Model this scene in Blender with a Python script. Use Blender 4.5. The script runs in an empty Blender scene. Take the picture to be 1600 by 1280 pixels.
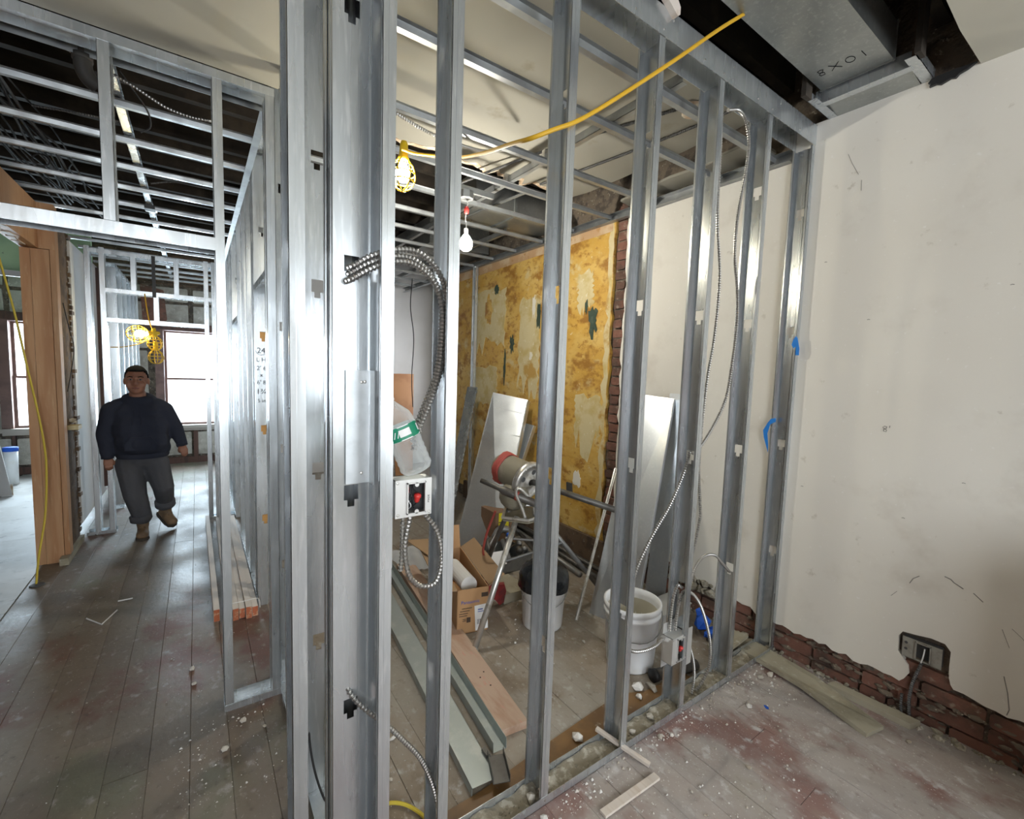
import bpy, bmesh, math, random
from mathutils import Vector, Matrix, noise
random.seed(7)
C = bpy.context.scene.collection
S = bpy.context.scene

# ------------------------------------------------------------------ camera, world, lights, exposure
cam_d = bpy.data.cameras.new('camera'); cam = bpy.data.objects.new('camera', cam_d); C.objects.link(cam)
cam_d.sensor_width = 36.0; cam_d.lens = 703.489 / 1600 * 36.0; cam_d.clip_start = 0.02
RT = Vector((0.81962742, -0.57200859, 0.0318915)); UP = Vector((0.02118029, 0.08588407, 0.99607998)); FW = Vector((0.57250528, 0.81573899, -0.08250825))
m = Matrix((RT, UP, -FW)).transposed().to_4x4(); m.translation = (0, 0, 1.5); cam.matrix_world = m
S.camera = cam
S.view_settings.view_transform = 'Standard'; S.view_settings.look = 'None'
S.view_settings.gamma = 1.0; S.view_settings.use_curve_mapping = False
S.view_settings.exposure = 0.5
S.cycles.use_denoising = True
S.cycles.max_bounces = 6; S.cycles.diffuse_bounces = 4; S.cycles.glossy_bounces = 3; S.cycles.transmission_bounces = 2; S.cycles.transparent_max_bounces = 6
S.cycles.use_adaptive_sampling = True; S.cycles.adaptive_threshold = 0.07; S.cycles.adaptive_min_samples = 20
S.cycles.sample_clamp_indirect = 6.0

W = bpy.data.worlds.new('world'); S.world = W; W.use_nodes = True
W.node_tree.nodes['Background'].inputs[0].default_value = (0.86, 0.93, 1.0, 1)
W.node_tree.nodes['Background'].inputs[1].default_value = 2.2

def area(name, loc, rot, sx, sy, power, col):
    d = bpy.data.lights.new(name, 'AREA'); d.shape = 'RECTANGLE'; d.size = sx; d.size_y = sy; d.energy = power; d.color = col
    o = bpy.data.objects.new(name, d); C.objects.link(o); o.location = loc; o.rotation_euler = rot
    return o
PI = math.pi
# daylight entering by the windows: street side (behind the camera), rear hall window, rear left-room window
area('daylight_street_window_a', (-0.62, -2.78, 1.68), (PI/2, 0, 0), 1.75, 1.55, 62, (0.88, 0.94, 1.0))
area('daylight_street_window_b', (1.95, -2.78, 1.68), (PI/2, 0, 0), 0.95, 1.55, 34, (0.88, 0.94, 1.0))
area('added_side_window_light', (3.14, 5.78, 1.5), (0, PI/2, 0), 1.3, 0.6, 9, (0.95, 0.97, 1.0))  # unseen side window, added to brighten the far room wall
area('daylight_hall_window', (0.05, 8.42, 1.26), (-PI/2, 0, 0), 0.86, 1.34, 85, (0.74, 0.89, 1.0))
area('daylight_left_room_window', (-1.595, 8.42, 1.26), (-PI/2, 0, 0), 0.6, 1.34, 75, (0.74, 0.89, 1.0))

# ------------------------------------------------------------------ materials
def mat(name, base, rough=0.7, metal=0.0, layers=(), bump=None, rvar=None, stretch=(1, 1, 1), coords='pos', spec=0.5, rnd=0.0):
    M = bpy.data.materials.new(name); M.use_nodes = True
    nt = M.node_tree; N = nt.nodes; L = nt.links; b = N['Principled BSDF']
    b.inputs['Roughness'].default_value = rough; b.inputs['Metallic'].default_value = metal
    b.inputs['Specular IOR Level'].default_value = spec
    b.inputs['Base Color'].default_value = (*base, 1)
    if not (layers or bump or rvar or rnd): return M
    if coords == 'pos':
        src = N.new('ShaderNodeNewGeometry').outputs['Position']
    else:
        src = N.new('ShaderNodeTexCoord').outputs['Object']
    mp = N.new('ShaderNodeMapping'); mp.inputs['Scale'].default_value = stretch; L.new(src, mp.inputs['Vector']); src = mp.outputs[0]
    col = None
    for ly in layers:
        sc, c2, lo, hi = ly[:4]; det = ly[4] if len(ly) > 4 else 4.0; off = ly[5] if len(ly) > 5 else 0.0
        n = N.new('ShaderNodeTexNoise'); n.inputs['Scale'].default_value = sc; n.inputs['Detail'].default_value = min(det, 5.0); n.inputs['Roughness'].default_value = 0.6
        if off:
            mo = N.new('ShaderNodeMapping'); mo.inputs['Location'].default_value = (off, off * 1.7, off * 0.6); L.new(src, mo.inputs['Vector']); L.new(mo.outputs[0], n.inputs['Vector'])
        else: L.new(src, n.inputs['Vector'])
        r = N.new('ShaderNodeMapRange'); r.interpolation_type = 'SMOOTHSTEP'; r.inputs['From Min'].default_value = lo; r.inputs['From Max'].default_value = hi
        L.new(n.outputs['Fac'], r.inputs['Value'])
        x = N.new('ShaderNodeMix'); x.data_type = 'RGBA'; L.new(r.outputs[0], x.inputs['Factor'])
        if col is None: x.inputs['A'].default_value = (*base, 1)
        else: L.new(col, x.inputs['A'])
        x.inputs['B'].default_value = (*c2, 1); col = x.outputs['Result']
    if rnd:
        oi = N.new('ShaderNodeObjectInfo'); r = N.new('ShaderNodeMapRange'); r.inputs['To Min'].default_value = 1 - rnd; r.inputs['To Max'].default_value = 1 + rnd
        L.new(oi.outputs['Random'], r.inputs['Value'])
        h = N.new('ShaderNodeHueSaturation'); L.new(r.outputs[0], h.inputs['Value'])
        if col is None: h.inputs['Color'].default_value = (*base, 1)
        else: L.new(col, h.inputs['Color'])
        col = h.outputs[0]
    if col is not None: L.new(col, b.inputs['Base Color'])
    if rvar:
        n = N.new('ShaderNodeTexNoise'); n.inputs['Scale'].default_value = rvar[0]; L.new(src, n.inputs['Vector'])
        r = N.new('ShaderNodeMapRange'); r.inputs['From Min'].default_value = 0.3; r.inputs['From Max'].default_value = 0.7
        r.inputs['To Min'].default_value = rvar[1]; r.inputs['To Max'].default_value = rvar[2]
        L.new(n.outputs['Fac'], r.inputs['Value']); L.new(r.outputs[0], b.inputs['Roughness'])
    if bump:
        n = N.new('ShaderNodeTexNoise'); n.inputs['Scale'].default_value = bump[0]; n.inputs['Detail'].default_value = 5; L.new(src, n.inputs['Vector'])
        bp = N.new('ShaderNodeBump'); bp.inputs['Strength'].default_value = bump[1]; bp.inputs['Distance'].default_value = bump[2] if len(bump) > 2 else 0.01
        L.new(n.outputs['Fac'], bp.inputs['Height']); L.new(bp.outputs[0], b.inputs['Normal'])
    return M
def emit(name, col, st):
    M = bpy.data.materials.new(name); M.use_nodes = True; b = M.node_tree.nodes['Principled BSDF']
    b.inputs['Base Color'].default_value = (*col, 1); b.inputs['Emission Color'].default_value = (*col, 1); b.inputs['Emission Strength'].default_value = st
    return M
def clear(name, tint, gl=0.1, opac=0.0, rough=0.05):
    M = bpy.data.materials.new(name); M.use_nodes = True; nt = M.node_tree; N = nt.nodes; L = nt.links
    out = N['Material Output']; b = N['Principled BSDF']; b.inputs['Base Color'].default_value = (*tint, 1); b.inputs['Roughness'].default_value = rough
    t = N.new('ShaderNodeBsdfTransparent'); t.inputs[0].default_value = (*tint, 1)
    lw = N.new('ShaderNodeLayerWeight'); lw.inputs[0].default_value = 0.35
    r = N.new('ShaderNodeMapRange'); r.inputs['To Min'].default_value = opac + 0.03; r.inputs['To Max'].default_value = min(1, opac + gl + 0.35); L.new(lw.outputs['Facing'], r.inputs['Value'])
    x = N.new('ShaderNodeMixShader'); L.new(r.outputs[0], x.inputs[0]); L.new(t.outputs[0], x.inputs[1]); L.new(b.outputs[0], x.inputs[2]); L.new(x.outputs[0], out.inputs[0])
    return M

GALV = mat('galvanised_steel', (0.60, 0.63, 0.645), 0.30, 0.82, layers=[(9, (0.52, 0.55, 0.57), 0.4, 0.65, 3), (90, (0.67, 0.695, 0.71), 0.5, 0.75, 2)], rvar=(14, 0.20, 0.33), bump=(35, 0.10, 0.004), stretch=(1, 1, 0.12))
GALVC = mat('furring_steel', (0.33, 0.345, 0.345), 0.45, 0.75, layers=[(9, (0.27, 0.28, 0.285), 0.4, 0.65, 3)], rvar=(14, 0.32, 0.5))
DUCT = mat('duct_sheet_steel', (0.68, 0.71, 0.73), 0.34, 0.85, layers=[(5, (0.62, 0.66, 0.69), 0.4, 0.7, 4), (60, (0.74, 0.77, 0.79), 0.5, 0.8, 2)], rvar=(5, 0.28, 0.42), bump=(4, 0.10, 0.02))
DUCTD = mat('darkened_duct_steel', (0.40, 0.415, 0.40), 0.38, 0.8, layers=[(4, (0.32, 0.335, 0.325), 0.4, 0.7, 4), (60, (0.46, 0.475, 0.46), 0.5, 0.8, 2)], rvar=(3, 0.25, 0.45), bump=(3, 0.12, 0.02))  # darker copy of the duct steel, holding down the bright floor reflection
ARMOUR = mat('cable_armour', (0.42, 0.41, 0.39), 0.36, 0.95)
DARKARM = mat('old_cable_armour', (0.12, 0.12, 0.12), 0.5, 0.5)
BLACKCABLE = mat('grey_cable_sheath', (0.035, 0.035, 0.036), 0.75, spec=0.25)
PLASTER = mat('old_white_plaster', (0.69, 0.66, 0.59), 0.75, layers=[(0.9, (0.73, 0.705, 0.64), 0.35, 0.7, 3), (2.6, (0.62, 0.585, 0.515), 0.55, 0.75, 6), (14, (0.56, 0.525, 0.45), 0.66, 0.76, 6, 3.0), (40, (0.76, 0.74, 0.69), 0.64, 0.74, 3)], bump=(7, 0.12, 0.01))
CEILP = mat('ceiling_plaster', (0.26, 0.247, 0.207), 0.85, layers=[(1.3, (0.29, 0.277, 0.235), 0.4, 0.65, 3), (5, (0.22, 0.20, 0.155), 0.62, 0.78, 5)], bump=(9, 0.08, 0.01))  # toned darker to offset the bulb light on the room ceiling
CEILF = mat('brightened_ceiling_plaster', (0.45, 0.43, 0.36), 0.85, layers=[(1.3, (0.49, 0.47, 0.40), 0.4, 0.65, 3), (5, (0.40, 0.375, 0.30), 0.62, 0.78, 5)], bump=(9, 0.08, 0.01))  # same ceiling plaster, toned brighter to make up for weaker light there
PLEDGE = mat('broken_plaster_edge', (0.50, 0.36, 0.24), 0.9, layers=[(18, (0.66, 0.60, 0.48), 0.45, 0.6)], bump=(60, 0.6, 0.01))
PAPER = mat('ochre_wallpaper', (0.55, 0.325, 0.06), 0.5, layers=[(2.2, (0.63, 0.43, 0.13), 0.4, 0.62, 5), (4.4, (0.60, 0.49, 0.25), 0.56, 0.68, 5, 2.0), (4.8, (0.31, 0.145, 0.022), 0.52, 0.68, 5, 5.0), (26, (0.66, 0.58, 0.38), 0.65, 0.74, 5), (13, (0.36, 0.18, 0.03), 0.54, 0.68, 5, 9.0)], bump=(16, 0.35, 0.012), stretch=(1, 1, 1.5), rvar=(5, 0.35, 0.7))
PAPERC = mat('cream_torn_paper', (0.60, 0.51, 0.29), 0.6, layers=[(6, (0.52, 0.40, 0.16), 0.45, 0.65, 5), (3, (0.46, 0.28, 0.07), 0.56, 0.66, 5, 2.0), (22, (0.66, 0.60, 0.42), 0.6, 0.7)], bump=(20, 0.2, 0.01))
PAPERG = mat('green_old_paint', (0.035, 0.06, 0.04), 0.6, layers=[(20, (0.06, 0.085, 0.06), 0.5, 0.65)])
PAPERW = mat('white_bare_patch', (0.72, 0.69, 0.6), 0.8)
BRICK = mat('old_red_brick', (0.185, 0.085, 0.06), 0.9, layers=[(7, (0.11, 0.062, 0.045), 0.42, 0.62, 5), (24, (0.27, 0.21, 0.16), 0.56, 0.72, 6), (4, (0.075, 0.055, 0.043), 0.52, 0.7, 6, 4.0)], bump=(45, 0.6, 0.008), rnd=0.25)
MORTAR = mat('dirty_mortar', (0.17, 0.135, 0.10), 0.95, layers=[(12, (0.09, 0.075, 0.06), 0.45, 0.6), (45, (0.38, 0.34, 0.27), 0.62, 0.7)], bump=(40, 0.8, 0.012))
BOARD = mat('worn_floor_board', (0.34, 0.295, 0.265), 0.55,
            layers=[(1.6, (0.40, 0.365, 0.34), 0.42, 0.6, 5), (2.6, (0.235, 0.14, 0.122), 0.50, 0.64, 5, 3.0), (1.1, (0.33, 0.30, 0.235), 0.58, 0.68, 5, 7.0), (30, (0.22, 0.18, 0.16), 0.54, 0.80, 5, 5.0), (19, (0.50, 0.48, 0.47), 0.55, 0.72, 5, 1.5), (120, (0.62, 0.60, 0.57), 0.62, 0.72, 3)],
            bump=(40, 0.3, 0.005), stretch=(1, 0.75, 1), rvar=(3, 0.40, 0.68), rnd=0.06)
ROOMB = mat('dirty_room_board', (0.275, 0.23, 0.18), 0.6,
            layers=[(1.6, (0.33, 0.30, 0.255), 0.42, 0.6, 5), (2.4, (0.19, 0.145, 0.10), 0.52, 0.66, 5, 3.0), (19, (0.42, 0.40, 0.37), 0.55, 0.72, 5, 1.5), (30, (0.17, 0.13, 0.095), 0.55, 0.82, 5, 8.0), (120, (0.50, 0.48, 0.45), 0.64, 0.74, 3)],
            bump=(40, 0.3, 0.005), stretch=(1, 0.75, 1), rvar=(3, 0.45, 0.7), rnd=0.09)
HALLB = mat('dark_worn_hall_board', (0.16, 0.125, 0.093), 0.5,
            layers=[(1.5, (0.205, 0.178, 0.145), 0.42, 0.6, 5), (1.9, (0.15, 0.072, 0.052), 0.53, 0.66, 5, 3.0), (1.0, (0.155, 0.15, 0.105), 0.57, 0.67, 5, 7.0), (30, (0.10, 0.078, 0.06), 0.54, 0.80, 5, 5.0), (19, (0.29, 0.27, 0.245), 0.57, 0.74, 5, 1.5), (120, (0.38, 0.36, 0.34), 0.64, 0.74, 3)],
            bump=(40, 0.3, 0.005), stretch=(1, 0.75, 1), rvar=(3, 0.44, 0.68), rnd=0.10)
SUBFL = mat('dusty_subfloor', (0.42, 0.40, 0.37), 0.6, layers=[(2, (0.54, 0.53, 0.51), 0.45, 0.6, 6), (9, (0.22, 0.2, 0.18), 0.58, 0.72, 6)], bump=(12, 0.2, 0.008))
SLAB = mat('dust_filled_joint', (0.34, 0.31, 0.27), 0.9)
JOIST = mat('shade_dark_joist_wood', (0.028, 0.022, 0.016), 0.9, layers=[(6, (0.05, 0.038, 0.027), 0.45, 0.65, 5)], bump=(20, 0.4, 0.01))  # shade of the unlit ceiling void put into the wood colour
DECK = mat('shade_dark_deck', (0.016, 0.013, 0.010), 0.95)  # near-black stands for the darkness of the void, not soot
DRYW = mat('drywall_board', (0.66, 0.65, 0.64), 0.8, layers=[(1.5, (0.60, 0.59, 0.57), 0.4, 0.7)])
GREENW = mat('green_painted_plaster', (0.46, 0.70, 0.40), 0.75, layers=[(2, (0.50, 0.73, 0.46), 0.4, 0.6), (14, (0.2, 0.32, 0.2), 0.66, 0.75)])
STONE = mat('whitewashed_masonry', (0.47, 0.44, 0.38), 0.9, layers=[(5, (0.34, 0.31, 0.26), 0.45, 0.65, 6), (22, (0.58, 0.55, 0.49), 0.58, 0.7)], bump=(18, 0.7, 0.02), rnd=0.1)
BROWNW = mat('dark_stained_wood', (0.105, 0.05, 0.035), 0.6, layers=[(6, (0.065, 0.033, 0.025), 0.45, 0.65, 5)], stretch=(4, 4, 0.6), bump=(12, 0.2, 0.006))
FRAMEW = mat('brown_window_wood', (0.19, 0.11, 0.09), 0.55, layers=[(7, (0.14, 0.08, 0.065), 0.45, 0.65)])
LATH = mat('old_lath_wood', (0.16, 0.105, 0.065), 0.9, layers=[(9, (0.09, 0.06, 0.04), 0.45, 0.6), (30, (0.30, 0.26, 0.2), 0.62, 0.72)], rnd=0.25)
PINE = mat('fresh_pine', (0.50, 0.285, 0.145), 0.6, layers=[(2.0, (0.42, 0.21, 0.095), 0.42, 0.62, 3), (9, (0.56, 0.36, 0.2), 0.55, 0.7, 4)], stretch=(6, 6, 0.5))
PINEL = mat('whitewashed_strip_wood', (0.62, 0.555, 0.49), 0.65, layers=[(3, (0.52, 0.43, 0.35), 0.5, 0.7, 4)], stretch=(8, 0.6, 8), rnd=0.06)
ENDRED = mat('orange_end_paint', (0.48, 0.14, 0.06), 0.7, layers=[(40, (0.56, 0.33, 0.2), 0.5, 0.6)])
PLANK = mat('pinkish_raw_plank', (0.50, 0.36, 0.27), 0.7, layers=[(3, (0.43, 0.275, 0.19), 0.45, 0.65, 4), (9, (0.55, 0.29, 0.22), 0.62, 0.75, 3)], stretch=(5, 1, 5), rnd=0.05)
GREYB = mat('weathered_grey_board', (0.36, 0.33, 0.25), 0.8, layers=[(5, (0.28, 0.25, 0.18), 0.45, 0.65, 5), (25, (0.46, 0.43, 0.36), 0.6, 0.72)], bump=(20, 0.3, 0.006))
BROWNB = mat('brown_wood_panel', (0.36, 0.17, 0.065), 0.5, layers=[(3, (0.29, 0.125, 0.045), 0.45, 0.65)])
STRIPB = mat('old_varnish_strip', (0.235, 0.13, 0.05), 0.5, layers=[(5, (0.16, 0.09, 0.04), 0.45, 0.65), (30, (0.33, 0.27, 0.2), 0.62, 0.72)])
CARD = mat('cardboard', (0.46, 0.265, 0.125), 0.8, layers=[(3, (0.41, 0.23, 0.105), 0.45, 0.65)])
CARDI = mat('cardboard_inside', (0.36, 0.235, 0.13), 0.85)
WHITEP = mat('white_bucket_plastic', (0.80, 0.81, 0.82), 0.35, layers=[(6, (0.74, 0.73, 0.70), 0.5, 0.7)])
BAGBL = mat('black_bin_liner', (0.010, 0.012, 0.015), 0.22, bump=(40, 0.5, 0.01))
BLACKP = mat('black_rubber', (0.015, 0.015, 0.016), 0.5)
STEELP = mat('dark_steel_pipe', (0.13, 0.125, 0.115), 0.45, 0.6, layers=[(12, (0.09, 0.08, 0.07), 0.45, 0.65)])
GREYPIPE = mat('grey_steel_pipe', (0.27, 0.27, 0.265), 0.45, 0.7)
BRIGHT = mat('worn_bright_steel', (0.62, 0.61, 0.58), 0.35, 0.8, layers=[(25, (0.45, 0.43, 0.38), 0.5, 0.65)])
TOOLGR = mat('dusty_tool_casting', (0.20, 0.18, 0.13), 0.7, layers=[(9, (0.26, 0.235, 0.18), 0.5, 0.7)])
REDP = mat('red_plastic', (0.55, 0.035, 0.03), 0.4)
REDC = mat('red_cord_rubber', (0.34, 0.06, 0.045), 0.6)
REDM = mat('red_painted_steel', (0.26, 0.03, 0.03), 0.5, layers=[(14, (0.16, 0.03, 0.03), 0.5, 0.65)])
YELP = mat('yellow_cord_plastic', (0.62, 0.36, 0.02), 0.45)
YELL = mat('yellow_cage_plastic', (0.75, 0.50, 0.02), 0.4)
YELG = mat('yellow_green_cord', (0.60, 0.46, 0.05), 0.6)
YELT = mat('yellow_label', (0.70, 0.60, 0.02), 0.6)
BLUET = mat('blue_tape', (0.02, 0.20, 0.62), 0.45)
BLUER = mat('blue_cloth', (0.01, 0.09, 0.50), 0.7)
WHITEPA = mat('white_paper', (0.78, 0.78, 0.77), 0.7)
INK = mat('black_marker_ink', (0.012, 0.012, 0.014), 0.95, spec=0.1)
PENCIL = mat('pencil_line', (0.22, 0.21, 0.19), 0.9)
INKB = mat('printed_blue', (0.03, 0.09, 0.42), 0.6)
INKBR = mat('printed_dark_brown', (0.07, 0.045, 0.03), 0.7)
RUB = mat('plaster_rubble', (0.50, 0.47, 0.41), 0.95, layers=[(20, (0.36, 0.31, 0.24), 0.45, 0.6)], bump=(60, 0.5, 0.006), rnd=0.2)
CRUMB = mat('white_plaster_crumbs', (0.66, 0.64, 0.60), 0.95, layers=[(7, (0.45, 0.40, 0.33), 0.45, 0.6)])
DIRT = mat('dusty_dirt', (0.27, 0.24, 0.18), 0.95, layers=[(25, (0.46, 0.43, 0.36), 0.5, 0.65)], bump=(70, 0.8, 0.01))
SKIN = mat('skin', (0.29, 0.135, 0.085), 0.55, layers=[(14, (0.25, 0.105, 0.065), 0.5, 0.7)])
HAIRM = mat('black_hair', (0.010, 0.009, 0.009), 0.95, bump=(120, 0.5, 0.004), spec=0.15)
HOODIE = mat('navy_fleece', (0.020, 0.024, 0.040), 0.95, bump=(14, 0.35, 0.02))
JEANS = mat('charcoal_denim', (0.07, 0.072, 0.082), 0.9, layers=[(9, (0.065, 0.065, 0.07), 0.5, 0.7)], bump=(18, 0.4, 0.015))
BOOT = mat('tan_boot_leather', (0.19, 0.125, 0.07), 0.7, layers=[(12, (0.13, 0.085, 0.05), 0.45, 0.65)])
SOLE = mat('boot_sole', (0.05, 0.04, 0.03), 0.8)
EYEW = mat('eye_white', (0.22, 0.20, 0.19), 0.6)
LIP = mat('lips', (0.24, 0.085, 0.07), 0.5)
GLASS = clear('window_glass', (0.97, 0.99, 1.0), 0.08)
PET = clear('clear_plastic', (0.93, 0.96, 0.96), 0.35, 0.10, 0.12)
FILM = clear('crumpled_plastic_film', (0.80, 0.83, 0.86), 0.4, 0.30, 0.2)
LABELG = mat('green_bottle_label', (0.01, 0.22, 0.12), 0.45)
BULBW = emit('lit_bulb_glass', (1.0, 0.95, 0.84), 430.0)
BULBY = emit('lit_work_bulb', (1.0, 0.93, 0.74), 230.0)
BULBH = emit('lit_hall_bulb', (1.0, 0.88, 0.55), 70.0)
BOXST = mat('outlet_box_steel', (0.64, 0.64, 0.62), 0.38, 0.6)
BOXDK = mat('box_interior', (0.06, 0.06, 0.06), 0.7)
CASTI = mat('rusty_cast_iron', (0.03, 0.028, 0.025), 0.7, 0.3)
CLOTHW = mat('white_roll', (0.72, 0.71, 0.69), 0.7)
SHADE_ORANGE = mat('kraft_insulation', (0.55, 0.30, 0.10), 0.8)

# ------------------------------------------------------------------ mesh builder
class MB:
    def __init__(s): s.v = []; s.f = []
    def box(s, x0, x1, y0, y1, z0, z1):
        b = len(s.v)
        s.v += [Vector(p) for p in ((x0, y0, z0), (x1, y0, z0), (x1, y1, z0), (x0, y1, z0), (x0, y0, z1), (x1, y0, z1), (x1, y1, z1), (x0, y1, z1))]
        s.f += [tuple(b + i for i in q) for q in ((3, 2, 1, 0), (4, 5, 6, 7), (0, 1, 5, 4), (1, 2, 6, 5), (2, 3, 7, 6), (3, 0, 4, 7))]
        return s
    def obox(s, c, ax, ay, az, hx, hy, hz):
        c = Vector(c); b = len(s.v)
        for sz in (-1, 1):
            for sx, sy in ((-1, -1), (1, -1), (1, 1), (-1, 1)):
                s.v.append(c + ax * (sx * hx) + ay * (sy * hy) + az * (sz * hz))
        s.f += [tuple(b + i for i in q) for q in ((3, 2, 1, 0), (4, 5, 6, 7), (0, 1, 5, 4), (1, 2, 6, 5), (2, 3, 7, 6), (3, 0, 4, 7))]
        return s
    def bar(s, a, b, w, h, up=(0, 0, 1)):
        a = Vector(a); b = Vector(b); d = (b - a); L = d.length; d.normalize(); u = Vector(up)
        r = d.cross(u)
        if r.length < 1e-4: r = d.cross(Vector((1, 0, 0)))
        r.normalize(); u = r.cross(d).normalized()
        return s.obox((a + b) / 2, r, d, u, w / 2, L / 2, h / 2)
    def tube(s, pts, r, n=8, cap=True):
        pts = [Vector(p) for p in pts]; k = len(pts); b = len(s.v)
        t = [(pts[min(i + 1, k - 1)] - pts[max(i - 1, 0)]).normalized() for i in range(k)]
        ref = Vector((0, 0, 1)) if abs(t[0].z) < 0.9 else Vector((1, 0, 0))
        u = t[0].cross(ref).normalized()
        for i in range(k):
            u = (u - t[i] * u.dot(t[i])).normalized(); w = t[i].cross(u)
            rr = r[i] if isinstance(r, (list, tuple)) else r
            for j in range(n):
                a = 2 * PI * j / n; s.v.append(pts[i] + u * (rr * math.cos(a)) + w * (rr * math.sin(a)))
        for i in range(k - 1):
            for j in range(n):
                s.f.append((b + i * n + j, b + i * n + (j + 1) % n, b + (i + 1) * n + (j + 1) % n, b + (i + 1) * n + j))
        if cap:
            s.f.append(tuple(b + j for j in reversed(range(n)))); s.f.append(tuple(b + (k - 1) * n + j for j in range(n)))
        return s
    def lathe(s, prof, n=20, M=None, close=False):
        b = len(s.v); k = len(prof)
        for r, z in prof:
            for j in range(n):
                a = 2 * PI * j / n; p = Vector((r * math.cos(a), r * math.sin(a), z)); s.v.append(M @ p if M else p)
        for i in range(k - 1):
            for j in range(n):
                s.f.append((b + i * n + j, b + i * n + (j + 1) % n, b + (i + 1) * n + (j + 1) % n, b + (i + 1) * n + j))
        if close:
            s.f.append(tuple(b + j for j in reversed(range(n)))); s.f.append(tuple(b + (k - 1) * n + j for j in range(n)))
        return s
    def prism(s, poly, t0, t1, fn):
        b = len(s.v); k = len(poly)
        for t in (t0, t1):
            for p in poly: s.v.append(Vector(fn(p[0], p[1], t)))
        s.f.append(tuple(b + i for i in reversed(range(k)))); s.f.append(tuple(b + k + i for i in range(k)))
        for i in range(k): s.f.append((b + i, b + (i + 1) % k, b + k + (i + 1) % k, b + k + i))
        return s
    def ell(s, c, rx, ry, rz, n=14, m=9, rot=None):
        b = len(s.v); c = Vector(c)
        for i in range(m + 1):
            th = PI * i / m
            for j in range(n):
                a = 2 * PI * j / n; p = Vector((rx * math.sin(th) * math.cos(a), ry * math.sin(th) * math.sin(a), rz * math.cos(th)))
                s.v.append(c + (rot @ p if rot else p))
        for i in range(m):
            for j in range(n):
                s.f.append((b + i * n + j, b + (i + 1) * n + j, b + (i + 1) * n + (j + 1) % n, b + i * n + (j + 1) % n))
        return s
    def rock(s, c, r, seed, flat=0.6):
        bm = bmesh.new(); bmesh.ops.create_icosphere(bm, subdivisions=1, radius=1.0)
        b = len(s.v); c = Vector(c); rd = random.Random(seed)
        sx, sy = 0.7 + rd.random() * 0.7, 0.6 + rd.random() * 0.6; a = rd.random() * 6.28
        for v in bm.verts:
            k = 0.7 + rd.random() * 0.5; p = Vector((v.co.x * sx, v.co.y * sy, v.co.z * flat)) * (r * k)
            s.v.append(c + Vector((p.x * math.cos(a) - p.y * math.sin(a), p.x * math.sin(a) + p.y * math.cos(a), p.z)))
        for f in bm.faces: s.f.append(tuple(b + v.index for v in f.verts))
        bm.free(); return s
    def xf(s, M):
        s.v = [M @ v for v in s.v]; return s

def wloc(o):
    p = Vector((0, 0, 0))
    while o: p += Vector(o.location); o = o.parent
    return p
def obj(name, mb, mt, parent=None, smooth=False, loc=None, fix=True):
    me = bpy.data.meshes.new(name)
    off = wloc(parent) if parent else Vector((0, 0, 0))
    if loc is not None: off = off + Vector(loc) - (off if parent else Vector((0, 0, 0)))
    me.from_pydata([tuple(v - off) for v in mb.v], [], mb.f); me.update()
    if fix:
        bm = bmesh.new(); bm.from_mesh(me); bmesh.ops.recalc_face_normals(bm, faces=bm.faces); bm.to_mesh(me); bm.free()
    if smooth:
        for p in me.polygons: p.use_smooth = True
    me.materials.append(mt)
    o = bpy.data.objects.new(name, me); C.objects.link(o)
    if parent: o.parent = parent
    o.location = off - (wloc(parent) if parent else Vector((0, 0, 0)))
    return o
def tag(o, label=None, cat=None, group=None, kind=None):
    if label: o['label'] = label
    if cat: o['category'] = cat
    if group: o['group'] = group
    if kind: o['kind'] = kind
    return o
def thing(name, label, cat, loc, group=None):
    o = bpy.data.objects.new(name, None); C.objects.link(o); o.location = loc; o.empty_display_size = 0.05
    return tag(o, label, cat, group)
def single(name, mb, mt, label, cat, group=None, smooth=False):
    zs = min(v.z for v in mb.v); cx = sum(v.x for v in mb.v) / len(mb.v); cy = sum(v.y for v in mb.v) / len(mb.v)
    return tag(obj(name, mb, mt, None, smooth, loc=(cx, cy, zs)), label, cat, group)
def struct(name, mb, mt, smooth=False):
    return tag(obj(name, mb, mt, None, smooth), kind='structure')
def inst(src, parent, loc):
    c = src.copy(); C.objects.link(c); c.parent = parent; c.location = loc; return c
def spline(pts, n=8):
    pts = [Vector(p) for p in pts]; P = [pts[0] * 2 - pts[1]] + pts + [pts[-1] * 2 - pts[-2]]; out = []
    for i in range(1, len(P) - 2):
        a, b, c, d = P[i - 1], P[i], P[i + 1], P[i + 2]
        for k in range(n):
            t = k / n
            out.append(0.5 * ((2 * b) + (c - a) * t + (2 * a - 5 * b + 4 * c - d) * t * t + (3 * b - a - 3 * c + d) * t ** 3))
    out.append(pts[-1]); return out
def resample(path, step):
    out = [path[0]]; acc = 0
    for a, b in zip(path, path[1:]):
        L = (b - a).length; d = step - acc
        while d <= L: out.append(a + (b - a) * (d / L)); d += step
        acc = (acc + L) % step
    return out
def mcable(pts, r=0.008, pitch=0.0105, n=8):
    p = resample(spline(pts, 12), pitch / 3); rr = [r * (1.0, 0.97, 0.60)[i % 3] for i in range(len(p))]
    return MB().tube(p, rr, n)
def cord(pts, r, n=8, seg=8): return MB().tube(spline(pts, seg), r, n)
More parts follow.
